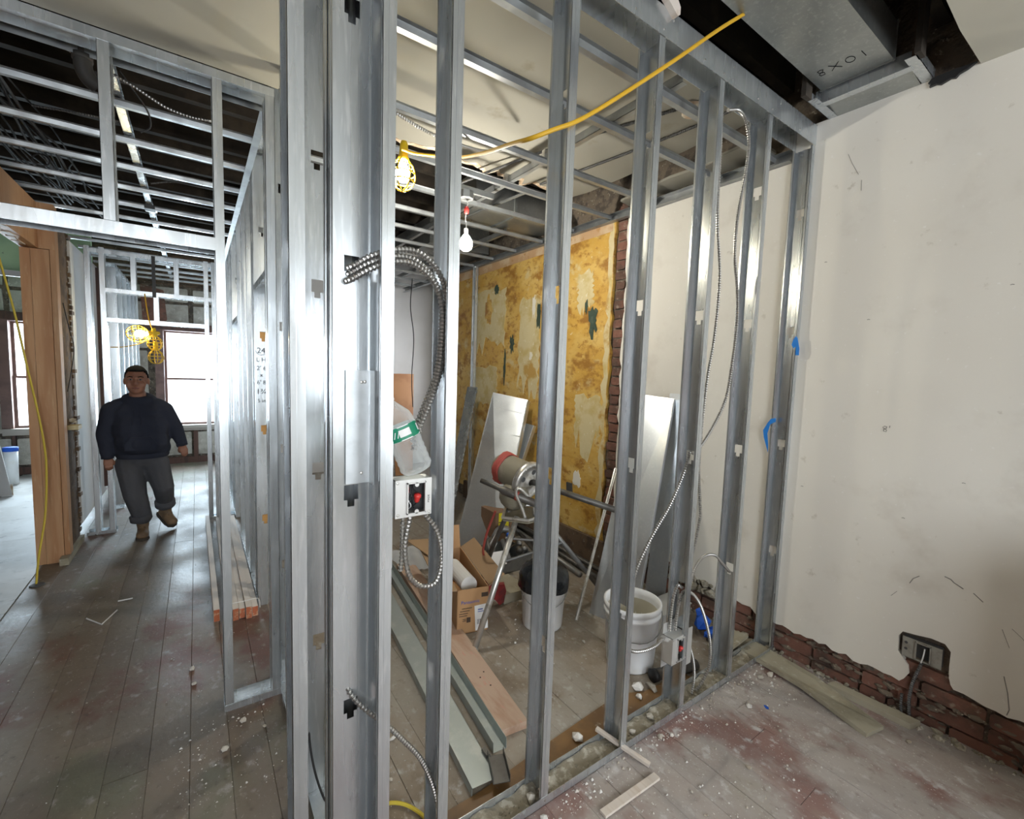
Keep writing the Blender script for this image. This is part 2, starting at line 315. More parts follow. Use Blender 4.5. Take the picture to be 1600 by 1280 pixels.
def text_mesh(txt, size, M, ext=0.0):
    cu = bpy.data.curves.new('txt', 'FONT'); cu.body = txt; cu.size = size; cu.align_x = 'CENTER'; cu.align_y = 'CENTER'; cu.extrude = ext; cu.resolution_u = 3
    o = bpy.data.objects.new('txt', cu); C.objects.link(o); bpy.context.view_layer.update()
    me = bpy.data.meshes.new_from_object(o.evaluated_get(bpy.context.evaluated_depsgraph_get()))
    mb = MB(); mb.v = [M @ v.co for v in me.vertices]; mb.f = [tuple(p.vertices) for p in me.polygons]
    bpy.data.objects.remove(o); bpy.data.meshes.remove(me); bpy.data.curves.remove(cu); return mb
def frame(o, x, y):
    x = Vector(x).normalized(); y = Vector(y); y = (y - x * y.dot(x)).normalized(); z = x.cross(y)
    M = Matrix((x, y, z)).transposed().to_4x4(); M.translation = Vector(o); return M
def strokes(lists, r, M):
    mb = MB()
    for st in lists: mb.tube([M @ Vector((p[0], p[1], 0)) for p in st], r, 5)
    return mb

# C-section stud: web at u=0, flanges towards +u, depth v 0..D, height z
def stud_mb(L, D=0.092, Fl=0.032, holes=(), fn=None, z0=0.0, t=0.0014):
    mb = MB()
    def b(u0, u1, v0, v1, a, c):
        q = MB().box(u0, u1, v0, v1, a, c); q.v = [Vector(fn(*p)) for p in q.v]
        k = len(mb.v); mb.v.extend(q.v); mb.f.extend(tuple(k + i for i in f) for f in q.f)
    e0, e1 = D * 0.30, D * 0.70; rec = 0.0022
    b(-t, 0, 0, e0, z0, L); b(-t, 0, e1, D, z0, L)
    z = z0
    for h in sorted(holes):
        top, mid, bot = h + 0.028, h - 0.012, h - 0.03
        b(rec - t, rec, e0, e1, z, bot)
        b(rec - t, rec, e0, e0 + D * 0.1, bot, mid); b(rec - t, rec, e1 - D * 0.1, e1, bot, mid)
        z = top
    b(rec - t, rec, e0, e1, z, L)
    b(0, Fl, 0, t, z0, L); b(0, Fl, D - t, D, z0, L)
    b(Fl - t, Fl, 0, 0.008, z0, L); b(Fl - t, Fl, D - 0.008, D, z0, L)
    b(Fl * 0.45, Fl * 0.55, -0.0008, 0, z0, L)
    return mb
def track_mb(l0, l1, D, leg, fn, t=0.0014, up=True):
    mb = MB()
    def b(u0, u1, v0, v1, a, c):
        q = MB().box(u0, u1, v0, v1, a, c); q.v = [Vector(fn(*p)) for p in q.v]
        k = len(mb.v); mb.v.extend(q.v); mb.f.extend(tuple(k + i for i in f) for f in q.f)
    b(l0, l1, -t, D + t, 0, t) if up else b(l0, l1, -t, D + t, leg - t, leg)
    b(l0, l1, -t, 0, 0, leg); b(l0, l1, D, D + t, 0, leg)
    return mb

# ------------------------------------------------------------------ the setting: floors
rd = random.Random(3)
floor = struct('floor', MB().box(-0.945, 3.2, -2.8, 8.3, -0.06, -0.004), SLAB)
bw = 0.127; k = 0; x = -0.94
while x < 2.60:
    y = -1.4 - rd.random() * 1.2; x1 = min(x + bw, 2.62)
    while y < 8.2:
        L = 2.6 + rd.random() * 2.2; y1 = min(y + L, 8.25)
        if x > 0.30 and y < 1.14 < y1: y1 = 1.14
        dz = rd.uniform(-0.0018, 0.0012)
        bx = MB(); e = 0.0004; zt = dz
        # plank with eased edges
        bx.prism([(x + e, -0.022), (x1 - e, -0.022), (x1 - e, zt - 0.0012), (x1 - e - 0.0012, zt), (x + e + 0.0012, zt), (x + e, zt - 0.0012)], y + 0.001, y1 - 0.001, lambda a, b, t: (a, t, b))
        obj('floor_board', bx, HALLB if x < 0.30 else BOARD if y < 1.1 else ROOMB, floor, loc=((x + x1) / 2, (y + y1) / 2, -0.022))
        y = y1
    x = x1
floor_left = struct('floor_left_room', MB().box(-3.6, -0.947, -2.8, 8.3, -0.06, -0.022), SLAB)
for ix in range(3):
    for iy in range(5):
        a = -0.95 - ix * 0.9; b = 8.25 - iy * 1.5 - (0.4 if ix % 2 else 0)
        obj('subfloor_sheet', MB().box(a - 0.897, a, max(b - 1.497, -0.5), b, -0.022, -0.004 + rd.uniform(-.001, .001)), SUBFL, floor_left)

# right party wall: brick core, exposed bricks, plaster skin with ragged edges
wr = struct('wall_right', MB().box(2.634, 2.85, -2.8, 5.35, -0.06, 3.4), MORTAR)
def rag(a, b, n, z, amp, seed):
    r = random.Random(seed); return [(a + (b - a) * i / n, z + r.uniform(-amp, amp)) for i in range(n + 1)]
bot = rag(-2.8, -0.2, 14, 0.205, 0.012, 1) + rag(-0.12, 0.385, 16, 0.208, 0.012, 2)
# chopped-out hole round the old outlet box, open to the bottom edge
bot += [(0.395, 0.235), (0.402, 0.262), (0.405, 0.31), (0.405, 0.375), (0.425, 0.400), (0.47, 0.402), (0.52, 0.392), (0.565, 0.386), (0.578, 0.36), (0.575, 0.29), (0.56, 0.272), (0.535, 0.24), (0.53, 0.205), (0.545, 0.172)]
bot += rag(0.56, 1.21, 22, 0.158, 0.011, 3) + rag(1.24, 1.58, 7, 0.20, 0.02, 4) + [(1.60, 0.235), (1.66, 0.205), (1.72, 0.235)] + rag(1.75, 2.05, 6, 0.24, 0.03, 5) + [(2.10, 0.30), (2.2, 0.27)]
right = [(2.31 + random.Random(i).uniform(-0.012, 0.012), 0.3 + i * 0.06) for i in range(46)]
poly = bot + right[:40] + [(2.31, 2.705), (1.20, 2.705), (1.19, 2.803), (-2.8, 2.803)]
plast = obj('plaster_skin', MB().prism(poly, 2.60, 2.626, lambda y, z, t: (t, y, z)), PLASTER, wr)
lft = [(2.432 + random.Random(i + 99).uniform(-0.014, 0.014), 0.12 + i * 0.065) for i in range(41)]
ypoly = [(5.35, 0.13)] + [(5.35, 2.70), (2.432, 2.70)] + list(reversed(lft)) + rag(2.6, 5.3, 20, 0.15, 0.025, 9)
obj('wallpapered_plaster', MB().prism(ypoly, 2.60, 2.63, lambda y, z, t: (t, y, z)), PAPER, wr)
obj('bare_plaster_edge', MB().prism([(p[0] + 0.035 + 0.03 * random.Random(i).random(), p[1]) for i, p in enumerate(lft)] + [(2.44 + random.Random(i + 7).uniform(-.01, .008), p[1]) for i, p in reversed(list(enumerate(lft)))], 2.5985, 2.602, lambda y, z, t: (t, y, z)), PAPERC, wr)
obj('plaster_band', MB().prism([(2.45, 2.585), (5.35, 2.55), (5.35, 2.70), (2.45, 2.70)], 2.597, 2.601, lambda y, z, t: (t, y, z)), mat('pinkish_plaster_band', (0.47, 0.30, 0.16), 0.8, layers=[(5, (0.55, 0.42, 0.27), 0.45, 0.65, 6), (14, (0.40, 0.22, 0.08), 0.58, 0.7)]), wr)
# torn areas of the wallpaper
def patch(name, mt, cy, cz, w, h, seed, x=2.5965, n=22, spikes=0.35):
    r = random.Random(seed); pl = []
    for i in range(n):
        a = 2 * PI * i / n; q = 1 + r.uniform(-spikes, spikes * 0.6)
        pl.append((cy + math.cos(a) * w * q, cz + math.sin(a) * h * q))
    return obj(name, MB().prism(pl, x, 2.602, lambda y, z, t: (t, y, z)), mt, wr)
patch('torn_paper_patch', PAPERG, 2.62, 1.93, 0.055, 0.12, 11, spikes=.5); patch('torn_paper_patch', PAPERG, 2.70, 2.05, 0.018, 0.06, 12)
patch('torn_paper_patch', PAPERG, 3.32, 2.03, 0.03, 0.14, 13); patch('torn_paper_patch', PAPERG, 3.74, 1.78, 0.04, 0.09, 14, spikes=.5); patch('torn_paper_patch', PAPERG, 3.86, 1.55, 0.02, 0.17, 15)
patch('torn_paper_patch', PAPERG, 4.05, 2.36, 0.05, 0.05, 16)
def tears(cy0, cy1, z0, z1, seed, n=16, amp=0.09):   # strip of paper peeled down to the lining
    r = random.Random(seed)
    pl = [(cy0 + r.uniform(-.02, .02), z0 + (z1 - z0) * i / n) for i in range(n + 1)]
    pl += [(cy0 + (cy1 - cy0) * i / 6, z1 + r.uniform(-.03, .03)) for i in range(1, 6)]
    pl += [(cy1 + r.uniform(-.02, .02), z1 - (z1 - z0) * i / n) for i in range(n + 1)]
    pl += [(cy1 + (cy0 - cy1) * i / 10, z0 + r.uniform(-amp, amp) * 1.5) for i in range(1, 10)]
    return obj('peeled_paper_strip', MB().prism(pl, 2.5975, 2.602, lambda y, z, t: (t, y, z)), PAPERC, wr)
tears(3.88, 4.5, 1.75, 2.36, 21); tears(2.63, 2.80, 2.05, 2.33, 22, amp=.05); tears(2.50, 2.78, 0.95, 1.33, 23, amp=.12); tears(3.3, 3.62, 1.35, 2.2, 24); tears(4.0, 4.45, 1.15, 1.55, 25, amp=.1)
patch('torn_paper_patch', PAPERW, 3.40, 2.12, 0.03, 0.11, 31); patch('torn_paper_patch', PAPERW, 3.42, 1.66, 0.025, 0.04, 32); patch('torn_paper_patch', PAPER, 4.2, 2.15, 0.07, 0.16, 33, x=2.596)
patch('torn_paper_patch', PAPERW, 2.72, 0.62, 0.05, 0.07, 34)
# exposed bricks: low band under the plaster, chimney-side strip
def brick(y0, y1, z0, z1, seed):
    r = random.Random(seed); d = 2.610 + r.uniform(0, 0.016); q = 0.004 + r.uniform(0, .008)
    mb = MB().prism([(y0 + q, z0), (y1 - q, z0), (y1, z0 + q), (y1, z1 - q), (y1 - q, z1), (y0 + q, z1), (y0, z1 - q), (y0, z0 + q)], d, 2.66, lambda y, z, t: (t + 0.004 * (noise.noise(Vector((y * 20, z * 20, 1))) if t < 2.65 else 0), y, z))
    return obj('brick', mb, BRICK, wr, loc=(2.64, (y0 + y1) / 2, z0))
for c in range(4):
    z0 = -0.02 + c * 0.072; y = -0.35 + (0.105 if c % 2 else 0)
    while y < 2.32:
        L = 0.20 if rd.random() > 0.25 else 0.095
        if not (c == 3 and y < 1.2) or (c == 3 and 0.38 < y < 0.58): brick(y, min(y + L, 2.33), z0, z0 + 0.062, c * 100 + int(y * 50))
        y += L + 0.012
for c in range(35):
    z0 = 0.275 + c * 0.072
    brick(2.33 - (0.015 if c % 2 else 0), 2.425 - (0.01 if c % 3 else 0), z0, z0 + 0.06, 900 + c)
# pencil and scratch marks on the plaster
PW = frame((2.5995, 0.70, 1.295), (0, -1, 0), (0, 0, 1))
obj('pencil_mark', strokes([[(-.006, .012), (-.012, .006), (-.006, 0), (.004, -.006), (.002, -.014), (-.008, -.012), (-.008, -.004), (.002, .002), (.003, .01), (-.006, .012)], [(.014, .016), (.013, .006)]], 0.0009, PW), INK, wr)
def scratch(pts, r=0.0008, mt=PENCIL): obj('scratch_mark', MB().tube([(2.5995, y, z) for y, z in pts], r, 5), mt, wr)
scratch([(0.25, 0.36), (0.235, 0.30), (0.225, 0.235), (0.23, 0.21)], .0015); scratch([(0.27, 0.545), (0.245, 0.48)]); scratch([(0.245, 0.56), (0.215, 0.535), (0.19, 0.50)]); scratch([(0.60, 0.56), (0.62, 0.53)])
scratch([(0.95, 2.60), (0.93, 2.55), (0.90, 2.49)]); scratch([(0.885, 2.46), (0.883, 2.41)]); scratch([(0.53, 0.66), (0.55, 0.64), (0.56, 0.615)], .0018); scratch([(0.45, 0.69), (0.43, 0.685), (0.42, 0.675), (0.39, 0.66)], .0022); scratch([(0.36, 0.655), (0.33, 0.63)], .0018)
# small dark spots
for i, (y, z) in enumerate(((1.0, 2.1), (0.8, 1.8), (0.35, 1.9), (0.6, 0.9), (1.02, 0.95), (0.42, 1.1), (0.2, 1.5))): scratch([(y, z), (y + 0.006, z + 0.002), (y + 0.011, z)], .0014)

# back wall of the building, with two sash windows and exposed masonry blocks
YB = 8.2
mb = MB()
for x0, x1, z0, z1 in ((-3.6, -1.92, -.06, 3.4), (-1.92, -1.28, -.06, 0.58), (-1.92, -1.28, 1.95, 3.4), (-1.28, -0.40, -.06, 3.4), (-0.40, 0.48, -.06, 0.56), (-0.40, 0.48, 1.95, 3.4), (0.48, 2.8, -.06, 3.4)):
    mb.box(x0, x1, YB + 0.03, YB + 0.30, z0, z1)
wb = struct('wall_back', mb, MORTAR)
def block(x0, x1, z0, z1, seed, mt=STONE):
    r = random.Random(seed); q = 0.012; d = YB + r.uniform(0, 0.012)
    mb = MB().prism([(x0 + q, z0), (x1 - q, z0 + r.uniform(0, q)), (x1, z0 + q), (x1 - r.uniform(0, q), z1 - q), (x1 - q, z1), (x0 + q, z1 - r.uniform(0, q)), (x0, z1 - q), (x0, z0 + q)], d, YB + 0.06, lambda a, b, t: (a, t, b))
    return obj('masonry_block', mb, mt, wb)
for i, (a, b) in enumerate(((-2.34, -1.93), (-1.88, -1.58), (-1.53, -1.05), (-0.98, -0.52), (-0.46, -0.08), (-0.02, 0.42))):
    for j, (c, d) in enumerate(((0.12, 0.46), (2.05, 2.32), (2.36, 2.55))): block(a, b, c, d, i * 10 + j)
for i, (a, b) in enumerate(((-2.4, -1.98), (-1.08, -0.82), (-0.8, -0.56))):
    for j in range(4): block(a, b, 0.56 + j * 0.37, 0.9 + j * 0.37, 300 + i * 10 + j)
for i in range(12): obj('lath', MB().box(-2.4, 0.5, YB + 0.012, YB + 0.03, 2.58 + i * 0.05, 2.615 + i * 0.05), LATH, wb)
obj('brick_red_patch', MB().prism([(-0.60, 1.98), (-0.36, 1.99), (-0.33, 2.1), (-0.36, 2.5), (-0.62, 2.56)], YB - 0.012, YB + 0.03, lambda a, b, t: (a, t, b)), BRICK, wb)
for i, (a, b) in enumerate(((-0.055, 0.0), (-0.505, -0.47), (-1.92, -1.89))): obj('batten', MB().box(a, b, YB - 0.01, YB + 0.03, 0.06, 0.50), BROWNW, wb)
obj('lintel_beam', MB().box(-2.5, 0.7, YB - 0.03, YB + 0.03, 1.955, 2.05), BROWNW, wb)
obj('base_board', MB().box(-2.5, 0.5, YB - 0.012, YB + 0.03, 0.0, 0.09), BROWNW, wb)
def window(name, x0, x1, z0, z1, zr):
    w = tag(bpy.data.objects.new(name, None), kind='structure'); C.objects.link(w); w.location = ((x0 + x1) / 2, YB + 0.1, z0)
    f = 0.05
    obj('window_frame', MB().box(x0 - 0.10, x0, YB - 0.02, YB + 0.14, z0 - .05, z1 + .06).box(x1, x1 + 0.10, YB - 0.02, YB + 0.14, z0 - .05, z1 + .06).box(x0, x1, YB - 0.02, YB + 0.14, z1, z1 + .06), FRAMEW, w)
    obj('window_sill', MB().box(x0 - 0.12, x1 + 0.12, YB - 0.05, YB + 0.14, z0 - .05, z0).box(x0 - 0.10, x1 + 0.10, YB - 0.02, YB + 0.02, z0 - .085, z0 - .05), mat(name + '_sill_paint', (0.42, 0.38, 0.33), 0.6), w)
    for nm, a, b, yy in (('lower_sash', z0, zr + .015, YB + 0.06), ('upper_sash', zr - .015, z1, YB + 0.09)):
        s = obj(nm, MB().box(x0, x0 + .03, yy, yy + .03, a, b).box(x1 - .03, x1, yy, yy + .03, a, b).box(x0 + .03, x1 - .03, yy, yy + .03, a, a + .03).box(x0 + .03, x1 - .03, yy, yy + .03, b - .025, b), FRAMEW, w)
        obj('pane', MB().box(x0 + .03, x1 - .03, yy + .012, yy + .016, a + .03, b - .025), GLASS, s)
    return w
window('window_1', -0.38, 0.46, 0.57, 1.94, 1.245); window('window_2', -1.90, -1.29, 0.59, 1.94, 1.24)
# green painted plaster above and beside the left-room window
gw = struct('wall_left_room_upper', MB().box(-3.6, -0.97, 7.2, 7.25, 2.42, 3.4), GREENW)
struct('trim_1', MB().box(-3.6, -0.97, 7.15, 7.2, 2.36, 2.42), mat('white_painted_trim', (0.7, 0.69, 0.66), 0.5))

# shell out of view: street wall with two windows, left walls, far room wall
mb = MB()
for x0, x1, z0, z1 in ((-3.6, -1.52, -.06, 3.4), (-1.52, 0.28, -.06, 0.88), (-1.52, 0.28, 2.48, 3.4), (0.28, 1.45, -.06, 3.4), (1.45, 2.45, -.06, 0.88), (1.45, 2.45, 2.48, 3.4), (2.45, 2.85, -.06, 3.4)): mb.box(x0, x1, -2.95, -2.75, z0, z1)
struct('wall_front', mb, PLASTER)
struct('added_shade_wall', MB().box(1.95, 2.634, -0.30, -0.20, -.06, 1.02), PLASTER)  # unseen low wall, added to shade the lower right of the plaster wall
struct('wall_left', MB().box(-3.7, -3.6, -2.95, 8.5, -.06, 3.4), BRICK)
wf = struct('wall_far_room', MB().box(0.38, 3.2, 6.7, 6.78, -.06, 3.4).box(3.1, 3.2, 5.2, 5.48, -.06, 3.4).box(3.1, 3.2, 6.08, 6.7, -.06, 3.4).box(3.1, 3.2, 5.48, 6.08, -.06, 0.85).box(3.1, 3.2, 5.48, 6.08, 2.15, 3.4).box(2.84, 3.2, 5.2, 5.3, -.06, 3.4), DRYW)
struct('wall_left_foreground', MB().box(-1.60, -1.55, -2.8, 1.2, 0, 2.62), BRICK)

# ceilings
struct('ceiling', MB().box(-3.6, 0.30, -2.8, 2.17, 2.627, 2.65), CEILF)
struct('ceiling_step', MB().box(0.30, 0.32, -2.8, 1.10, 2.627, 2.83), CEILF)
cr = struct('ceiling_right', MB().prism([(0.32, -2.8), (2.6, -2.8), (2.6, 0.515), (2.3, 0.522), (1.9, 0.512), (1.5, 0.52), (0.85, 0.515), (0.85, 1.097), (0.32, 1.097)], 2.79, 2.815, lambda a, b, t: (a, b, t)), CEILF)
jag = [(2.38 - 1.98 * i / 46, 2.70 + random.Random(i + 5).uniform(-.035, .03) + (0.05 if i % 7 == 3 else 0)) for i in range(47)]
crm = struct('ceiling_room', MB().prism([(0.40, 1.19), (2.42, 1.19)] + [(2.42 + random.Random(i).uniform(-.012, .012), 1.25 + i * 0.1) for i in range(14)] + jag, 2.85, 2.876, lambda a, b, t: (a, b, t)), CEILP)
obj('ragged_edge', MB().prism([(p[0], p[1] - 0.022 - 0.02 * random.Random(i + 50).random()) for i, p in enumerate(jag)] + [(p[0], p[1] + 0.012 * random.Random(i).random()) for i, p in reversed(list(enumerate(jag)))], 2.8475, 2.874, lambda a, b, t: (a, b, t)), PLEDGE, crm)
obj('wall_side_strip', MB().prism([(2.40, 1.30), (2.62, 1.30), (2.62, 2.32), (2.50, 2.30), (2.47, 2.05), (2.44, 1.85), (2.46, 1.6), (2.42, 1.5)], 2.735, 2.75, lambda a, b, t: (a, b, t)), CEILP, crm)
deck = struct('ceiling_deck', MB().box(-3.6, 3.2, -2.9, 8.5, 3.3, 3.36), DECK)
for i in range(26): obj('joist', MB().box(-3.6, 2.62, 0.62 + i * 0.305, 0.67 + i * 0.305, 3.02, 3.3), JOIST, deck)

# ------------------------------------------------------------------ near partition of steel studs (runs left-right)
YA = 1.098; KZ = (0.56, 1.155, 1.758, 2.365)
pa = thing('stud_partition', 'near galvanised steel stud partition with open bays, running to the white plaster wall', 'partition', (1.4, YA, 0))
s0 = None
def a_stud(xr, z1=2.69, holes=KZ):
    global s0
    if s0 is None or holes is not KZ:
        o = obj('stud', stud_mb(z1, holes=holes, fn=lambda u, v, z: (xr - u, YA + v, z), z0=0.002), GALV, pa, loc=(xr, YA, 0))
        if s0 is None: s0 = o
        return o
    return inst(s0, pa, Vector((xr, YA, 0)) - wloc(pa))
for xr in (0.403, 0.582, 0.975, 1.380, 1.763, 2.160): a_stud(xr)
a_stud(0.200)
obj('stud', stud_mb(2.69, holes=KZ, fn=lambda u, v, z: (2.598 - u, YA + v, z), z0=0.002), GALV, pa, loc=(2.598, YA, 0))
obj('bottom_track', track_mb(0.155, 2.60, 0.092, 0.032, lambda u, v, z: (u, YA + v, z)), GALV, pa)
tt = obj('top_track', track_mb(0.155, 2.60, 0.092, 0.097, lambda u, v, z: (u, YA + v, z + 2.694), up=False), GALV, pa)
for i in range(11): obj('screw_head', MB().lathe([(0, 0), (.004, 0), (.003, .002), (0, .0025)], 8, frame((0.42 + 0.2 * i, YA - .0012, 2.715 + 0.05 * (i % 2)), (1, 0, 0), (0, 0, 1))), BRIGHT, tt)
for xr in (0.582, 0.975, 1.380, 1.763, 2.160):
    for z in (0.018, 2.715): obj('screw_head', MB().lathe([(0, 0), (.004, 0), (.003, .002), (0, .0025)], 8, frame((xr - 0.012, YA - .0016, z), (1, 0, 0), (0, 0, 1))), BRIGHT, pa)
# stud collar plates
obj('splice_plate', MB().box(0.3715, 0.4045, YA - 0.0035, YA - 0.0015, 0.985, 1.315), GALV, pa)

# ------------------------------------------------------------------ hall partition of steel studs (runs away from the camera)
XH = 0.285
ph = thing('stud_partition', 'long steel stud partition between the hall and the cluttered room', 'partition', (XH + .046, 4.5, 0))
KH = (0.55, 1.105, 1.665, 2.27)
def h_stud(y, x0=XH, holes=KH, z1=2.70, flip=False, Fl=0.034):
    sg = -1 if flip else 1
    return obj('stud', stud_mb(z1, holes=holes, fn=lambda u, v, z: (x0 + v, y + sg * u, z), z0=0.002, Fl=Fl), GALV, ph, loc=(x0, y, 0))
e1 = h_stud(1.192, 0.281, (0.567, 1.163, 1.752, 2.36), Fl=0.04); h_stud(1.285, 0.281, (), flip=True, Fl=0.04)
h_stud(1.585, 0.281, (0.55, 1.15, 1.75, 2.15)); h_stud(2.0, holes=(0.62, 1.12, 1.73, 2.3))
yy = [2.30, 3.08, 3.20, 3.55, 3.93, 4.36, 5.03, 5.12, 5.42, 5.83, 6.24, 6.65, 7.06, 7.47, 7.88]
hs = [h_stud(y) for y in yy]
obj('bottom_track', track_mb(1.19, 2.33, 0.092, 0.03, lambda u, v, z: (XH + v, u, z)), GALV, ph)
obj('bottom_track', track_mb(3.08, 4.40, 0.092, 0.03, lambda u, v, z: (XH + v, u, z)), GALV, ph)
obj('bottom_track', track_mb(5.03, 8.19, 0.092, 0.03, lambda u, v, z: (XH + v, u, z)), GALV, ph)
obj('top_track', track_mb(1.19, 8.19, 0.092, 0.06, lambda u, v, z: (XH + v, u, z + 2.66), up=False), GALV, ph)
obj('door_header', track_mb(2.34, 3.08, 0.092, 0.035, lambda u, v, z: (XH + v, u, z + 1.925), up=False), GALV, ph)
obj('door_header', track_mb(4.40, 5.03, 0.092, 0.035, lambda u, v, z: (XH + v, u, z + 1.86), up=False), GALV, ph)
# kraft paper seen in the punch-outs of the jamb stud, and the carpenter's note
for z in KH[:3]: obj('kraft_patch', MB().prism([(.303, z - .012), (.319, z - .012), (.319, z - .03), (.342, z - .03), (.342, z - .012), (.356, z - .012), (.356, z + .026), (.303, z + .026)], 3.084, 3.088, lambda a, b, t: (a, t, b)), SHADE_ORANGE, hs[1])
HWM = frame((0.319, 3.0785, 1.44), (1, 0, 0), (0, 0, 1))
for txt, sz, dx, dz in (('24', .046, 0, .14), ('L H', .036, 0, .085), ("2' 6", .036, 0, .035), ('x', .034, 0, -.005), ("6' 8", .034, 0, -.05), ('1\u00be', .044, 0, -.105), ('5 in', .030, 0, -.16)):
    obj('handwriting', text_mesh(txt, sz, HWM @ Matrix.Translation((dx, dz, 0)), .0004), INK, hs[1])
obj('handwriting', strokes([[(.028 * math.cos(a), .14 + .026 * math.sin(a)) for a in [PI + i * PI / 10 for i in range(11)]]], .0012, HWM), INK, hs[1])
# screwed-on backing plate over the end stud with folded edge
bpz = obj('backing_plate', MB().box(0.3115, 0.374, 1.1855, 1.1885, 1.195, 1.492).box(0.372, 0.375, 1.15, 1.1885, 1.195, 1.492).box(0.374, 0.4005, 1.185, 1.187, 1.195, 1.492), mat('plate_steel', (0.54, 0.565, 0.575), 0.46, 0.9, layers=[(20, (0.48, 0.505, 0.515), 0.4, 0.65, 3)]), ph)
for x, z in ((0.352, 1.462), (0.360, 1.463), (0.352, 1.222)): obj('screw_head', MB().lathe([(0, 0), (.0045, 0), (.0035, .002), (0, .003)], 10, frame((x, 1.1853, z), (1, 0, 0), (0, 0, 1))), BRIGHT, bpz)
for i in range(7): obj('web_rib', MB().box(0.316 + i * .0042, 0.3172 + i * .0042, 1.1925, 1.1945, 0.62, 1.12), GALV, e1)

# ------------------------------------------------------------------ cross wall with door opening over the hall
YBp = 2.175
pb = thing('door_opening_frame', 'steel stud frame across the hall with a doorway and open cripple bays above', 'door frame', (-0.3, YBp, 0))
def b_stud(x, z0, z1, side):   # side=+1: web on the right, open to the left
    return obj('stud', stud_mb(z1, holes=(), fn=lambda u, v, z: (x - side * u, YBp + v, z), z0=z0), GALV, pb)
b_stud(0.102, 0.002, 2.60, 1); b_stud(0.253, 0.002, 2.60, -1); b_stud(-0.226, 1.992, 2.60, 1); b_stud(-0.66, 1.992, 2.60, 1); b_stud(-0.93, 0.002, 2.6, -1)
obj('top_track', track_mb(-0.945, 0.285, 0.092, 0.034, lambda u, v, z: (u, YBp + v, z + 2.592), up=False), GALV, pb)
obj('furring_ledger', MB().box(-0.945, 0.285, YBp + .135, YBp + .137, 2.585, 2.64).box(-0.945, 0.285, YBp + .10, YBp + .137, 2.64, 2.642), GALVC, pb)
obj('door_header', track_mb(-0.945, 0.072, 0.092, 0.05, lambda u, v, z: (u, YBp + v, z + 1.942), up=False), GALV, pb)
obj('bottom_track', track_mb(0.069, 0.285, 0.092, 0.03, lambda u, v, z: (u, YBp + v, z)), GALV, pb)

# second cross wall further down the hall
Y2 = 5.08
p2 = thing('door_opening_frame', 'distant steel stud frame with ladder-like header in front of the hall window', 'door frame', (-0.25, Y2, 0))
def c_stud(x, z0, z1, side=1, w=0.034): return obj('stud', stud_mb(z1, holes=(), fn=lambda u, v, z: (x - side * u, Y2 + v, z), z0=z0, Fl=w), GALV, p2)
for x, a, b, sd in ((-0.61, .002, 2.42, 1), (-0.70, .002, 2.42, 1), (0.072, .002, 2.42, -1), (0.13, .002, 2.42, -1), (-0.41, 2.09, 2.4, 1), (-0.115, 2.09, 2.4, 1), (-0.262, 1.85, 2.06, 1)): c_stud(x, a, b, sd)
for z, a, b in ((1.815, -0.61, 0.072), (2.06, -0.61, 0.13), (2.37, -0.72, 0.17)): obj('header_track', track_mb(a, b, 0.092, 0.035, lambda u, v, zz: (u, Y2 + v, zz + z), up=False), GALV, p2)
obj('bottom_track', track_mb(0.07, 0.285, 0.092, 0.03, lambda u, v, z: (u, Y2 + v, z)), GALV, p2); obj('bottom_track', track_mb(-0.79, -0.60, 0.092, 0.03, lambda u, v, z: (u, Y2 + v, z)), GALV, p2)

# stud lining along the left side of the far hall, and drywall behind it
wl = struct('wall_hall_left', MB().box(-0.90, -0.80, 5.0, 8.2, 0.14, 2.42), DRYW)
pl_ = thing('stud_partition', 'row of distant steel studs lining the left side of the hall beyond the man', 'partition', (-0.68, 6.8, 0))
for y in (5.95, 6.35, 6.75, 7.15, 7.55, 7.95): obj('stud', stud_mb(2.4, holes=(), fn=lambda u, v, z: (-0.72 + v, y + u, z), z0=0.03, D=0.09), GALV, pl_)
obj('bottom_track', track_mb(5.9, 8.15, 0.09, 0.03, lambda u, v, z: (-0.72 + v, u, z)), GALV, pl_); obj('top_track', track_mb(5.9, 8.15, 0.09, 0.03, lambda u, v, z: (-0.72 + v, u, z + 2.4), up=False), GALV, pl_)
for i, y in enumerate((6.1, 6.6, 7.0, 7.4)): obj('brown_batten', MB().box(-0.80, -0.775, y, y + 0.09, 0.2, 2.4), BROWNW, wl)

# ------------------------------------------------------------------ hall left side: timber door frame, broken lath wall
tf = thing('timber_door_frame', 'raw pine door frame at the left with a deep header over the opening', 'door frame', (-0.9, 4.55, 0))
obj('face_board', MB().box(-0.918, -0.826, 4.50, 4.545, 0.002, 2.245), PINE, tf)
obj('jack_stud', MB().box(-0.972, -0.92, 4.505, 4.60, 0.002, 2.245), PINE, tf)
obj('king_stud', MB().box(-0.824, -0.795, 4.51, 4.60, 0.002, 2.56), PINE, tf)
obj('back_stud', MB().box(-0.918, -0.826, 4.547, 4.60, 0.002, 2.245), PINE, tf)
obj('header_board', MB().box(-0.925, -0.88, 2.30, 4.6, 2.25, 2.56), PINE, tf); obj('header_board', MB().box(-0.972, -0.927, 2.30, 4.6, 2.25, 2.56), PINE, tf)
for i in range(16): obj('chip_flake', MB().obox((-0.925 + rd.uniform(-.03, .03), 2.4 + i * 0.13, 2.247), Vector((1, 0, 0)), Vector((0.2 * rd.uniform(-1, 1), 1, 0)).normalized(), Vector((0, 0, 1)), .02, .05, .003), PINEL, tf)
obj('header_end_block', MB().prism([(-0.88, 2.25), (-0.797, 2.25), (-0.797, 2.56), (-0.88, 2.56)], 4.505, 4.6, lambda a, b, t: (a, t, b)), PINE, tf)
st = struct('wall_lath_stub', MB().box(-0.93, -0.815, 4.62, 4.98, 0.05, 2.5), LATH)
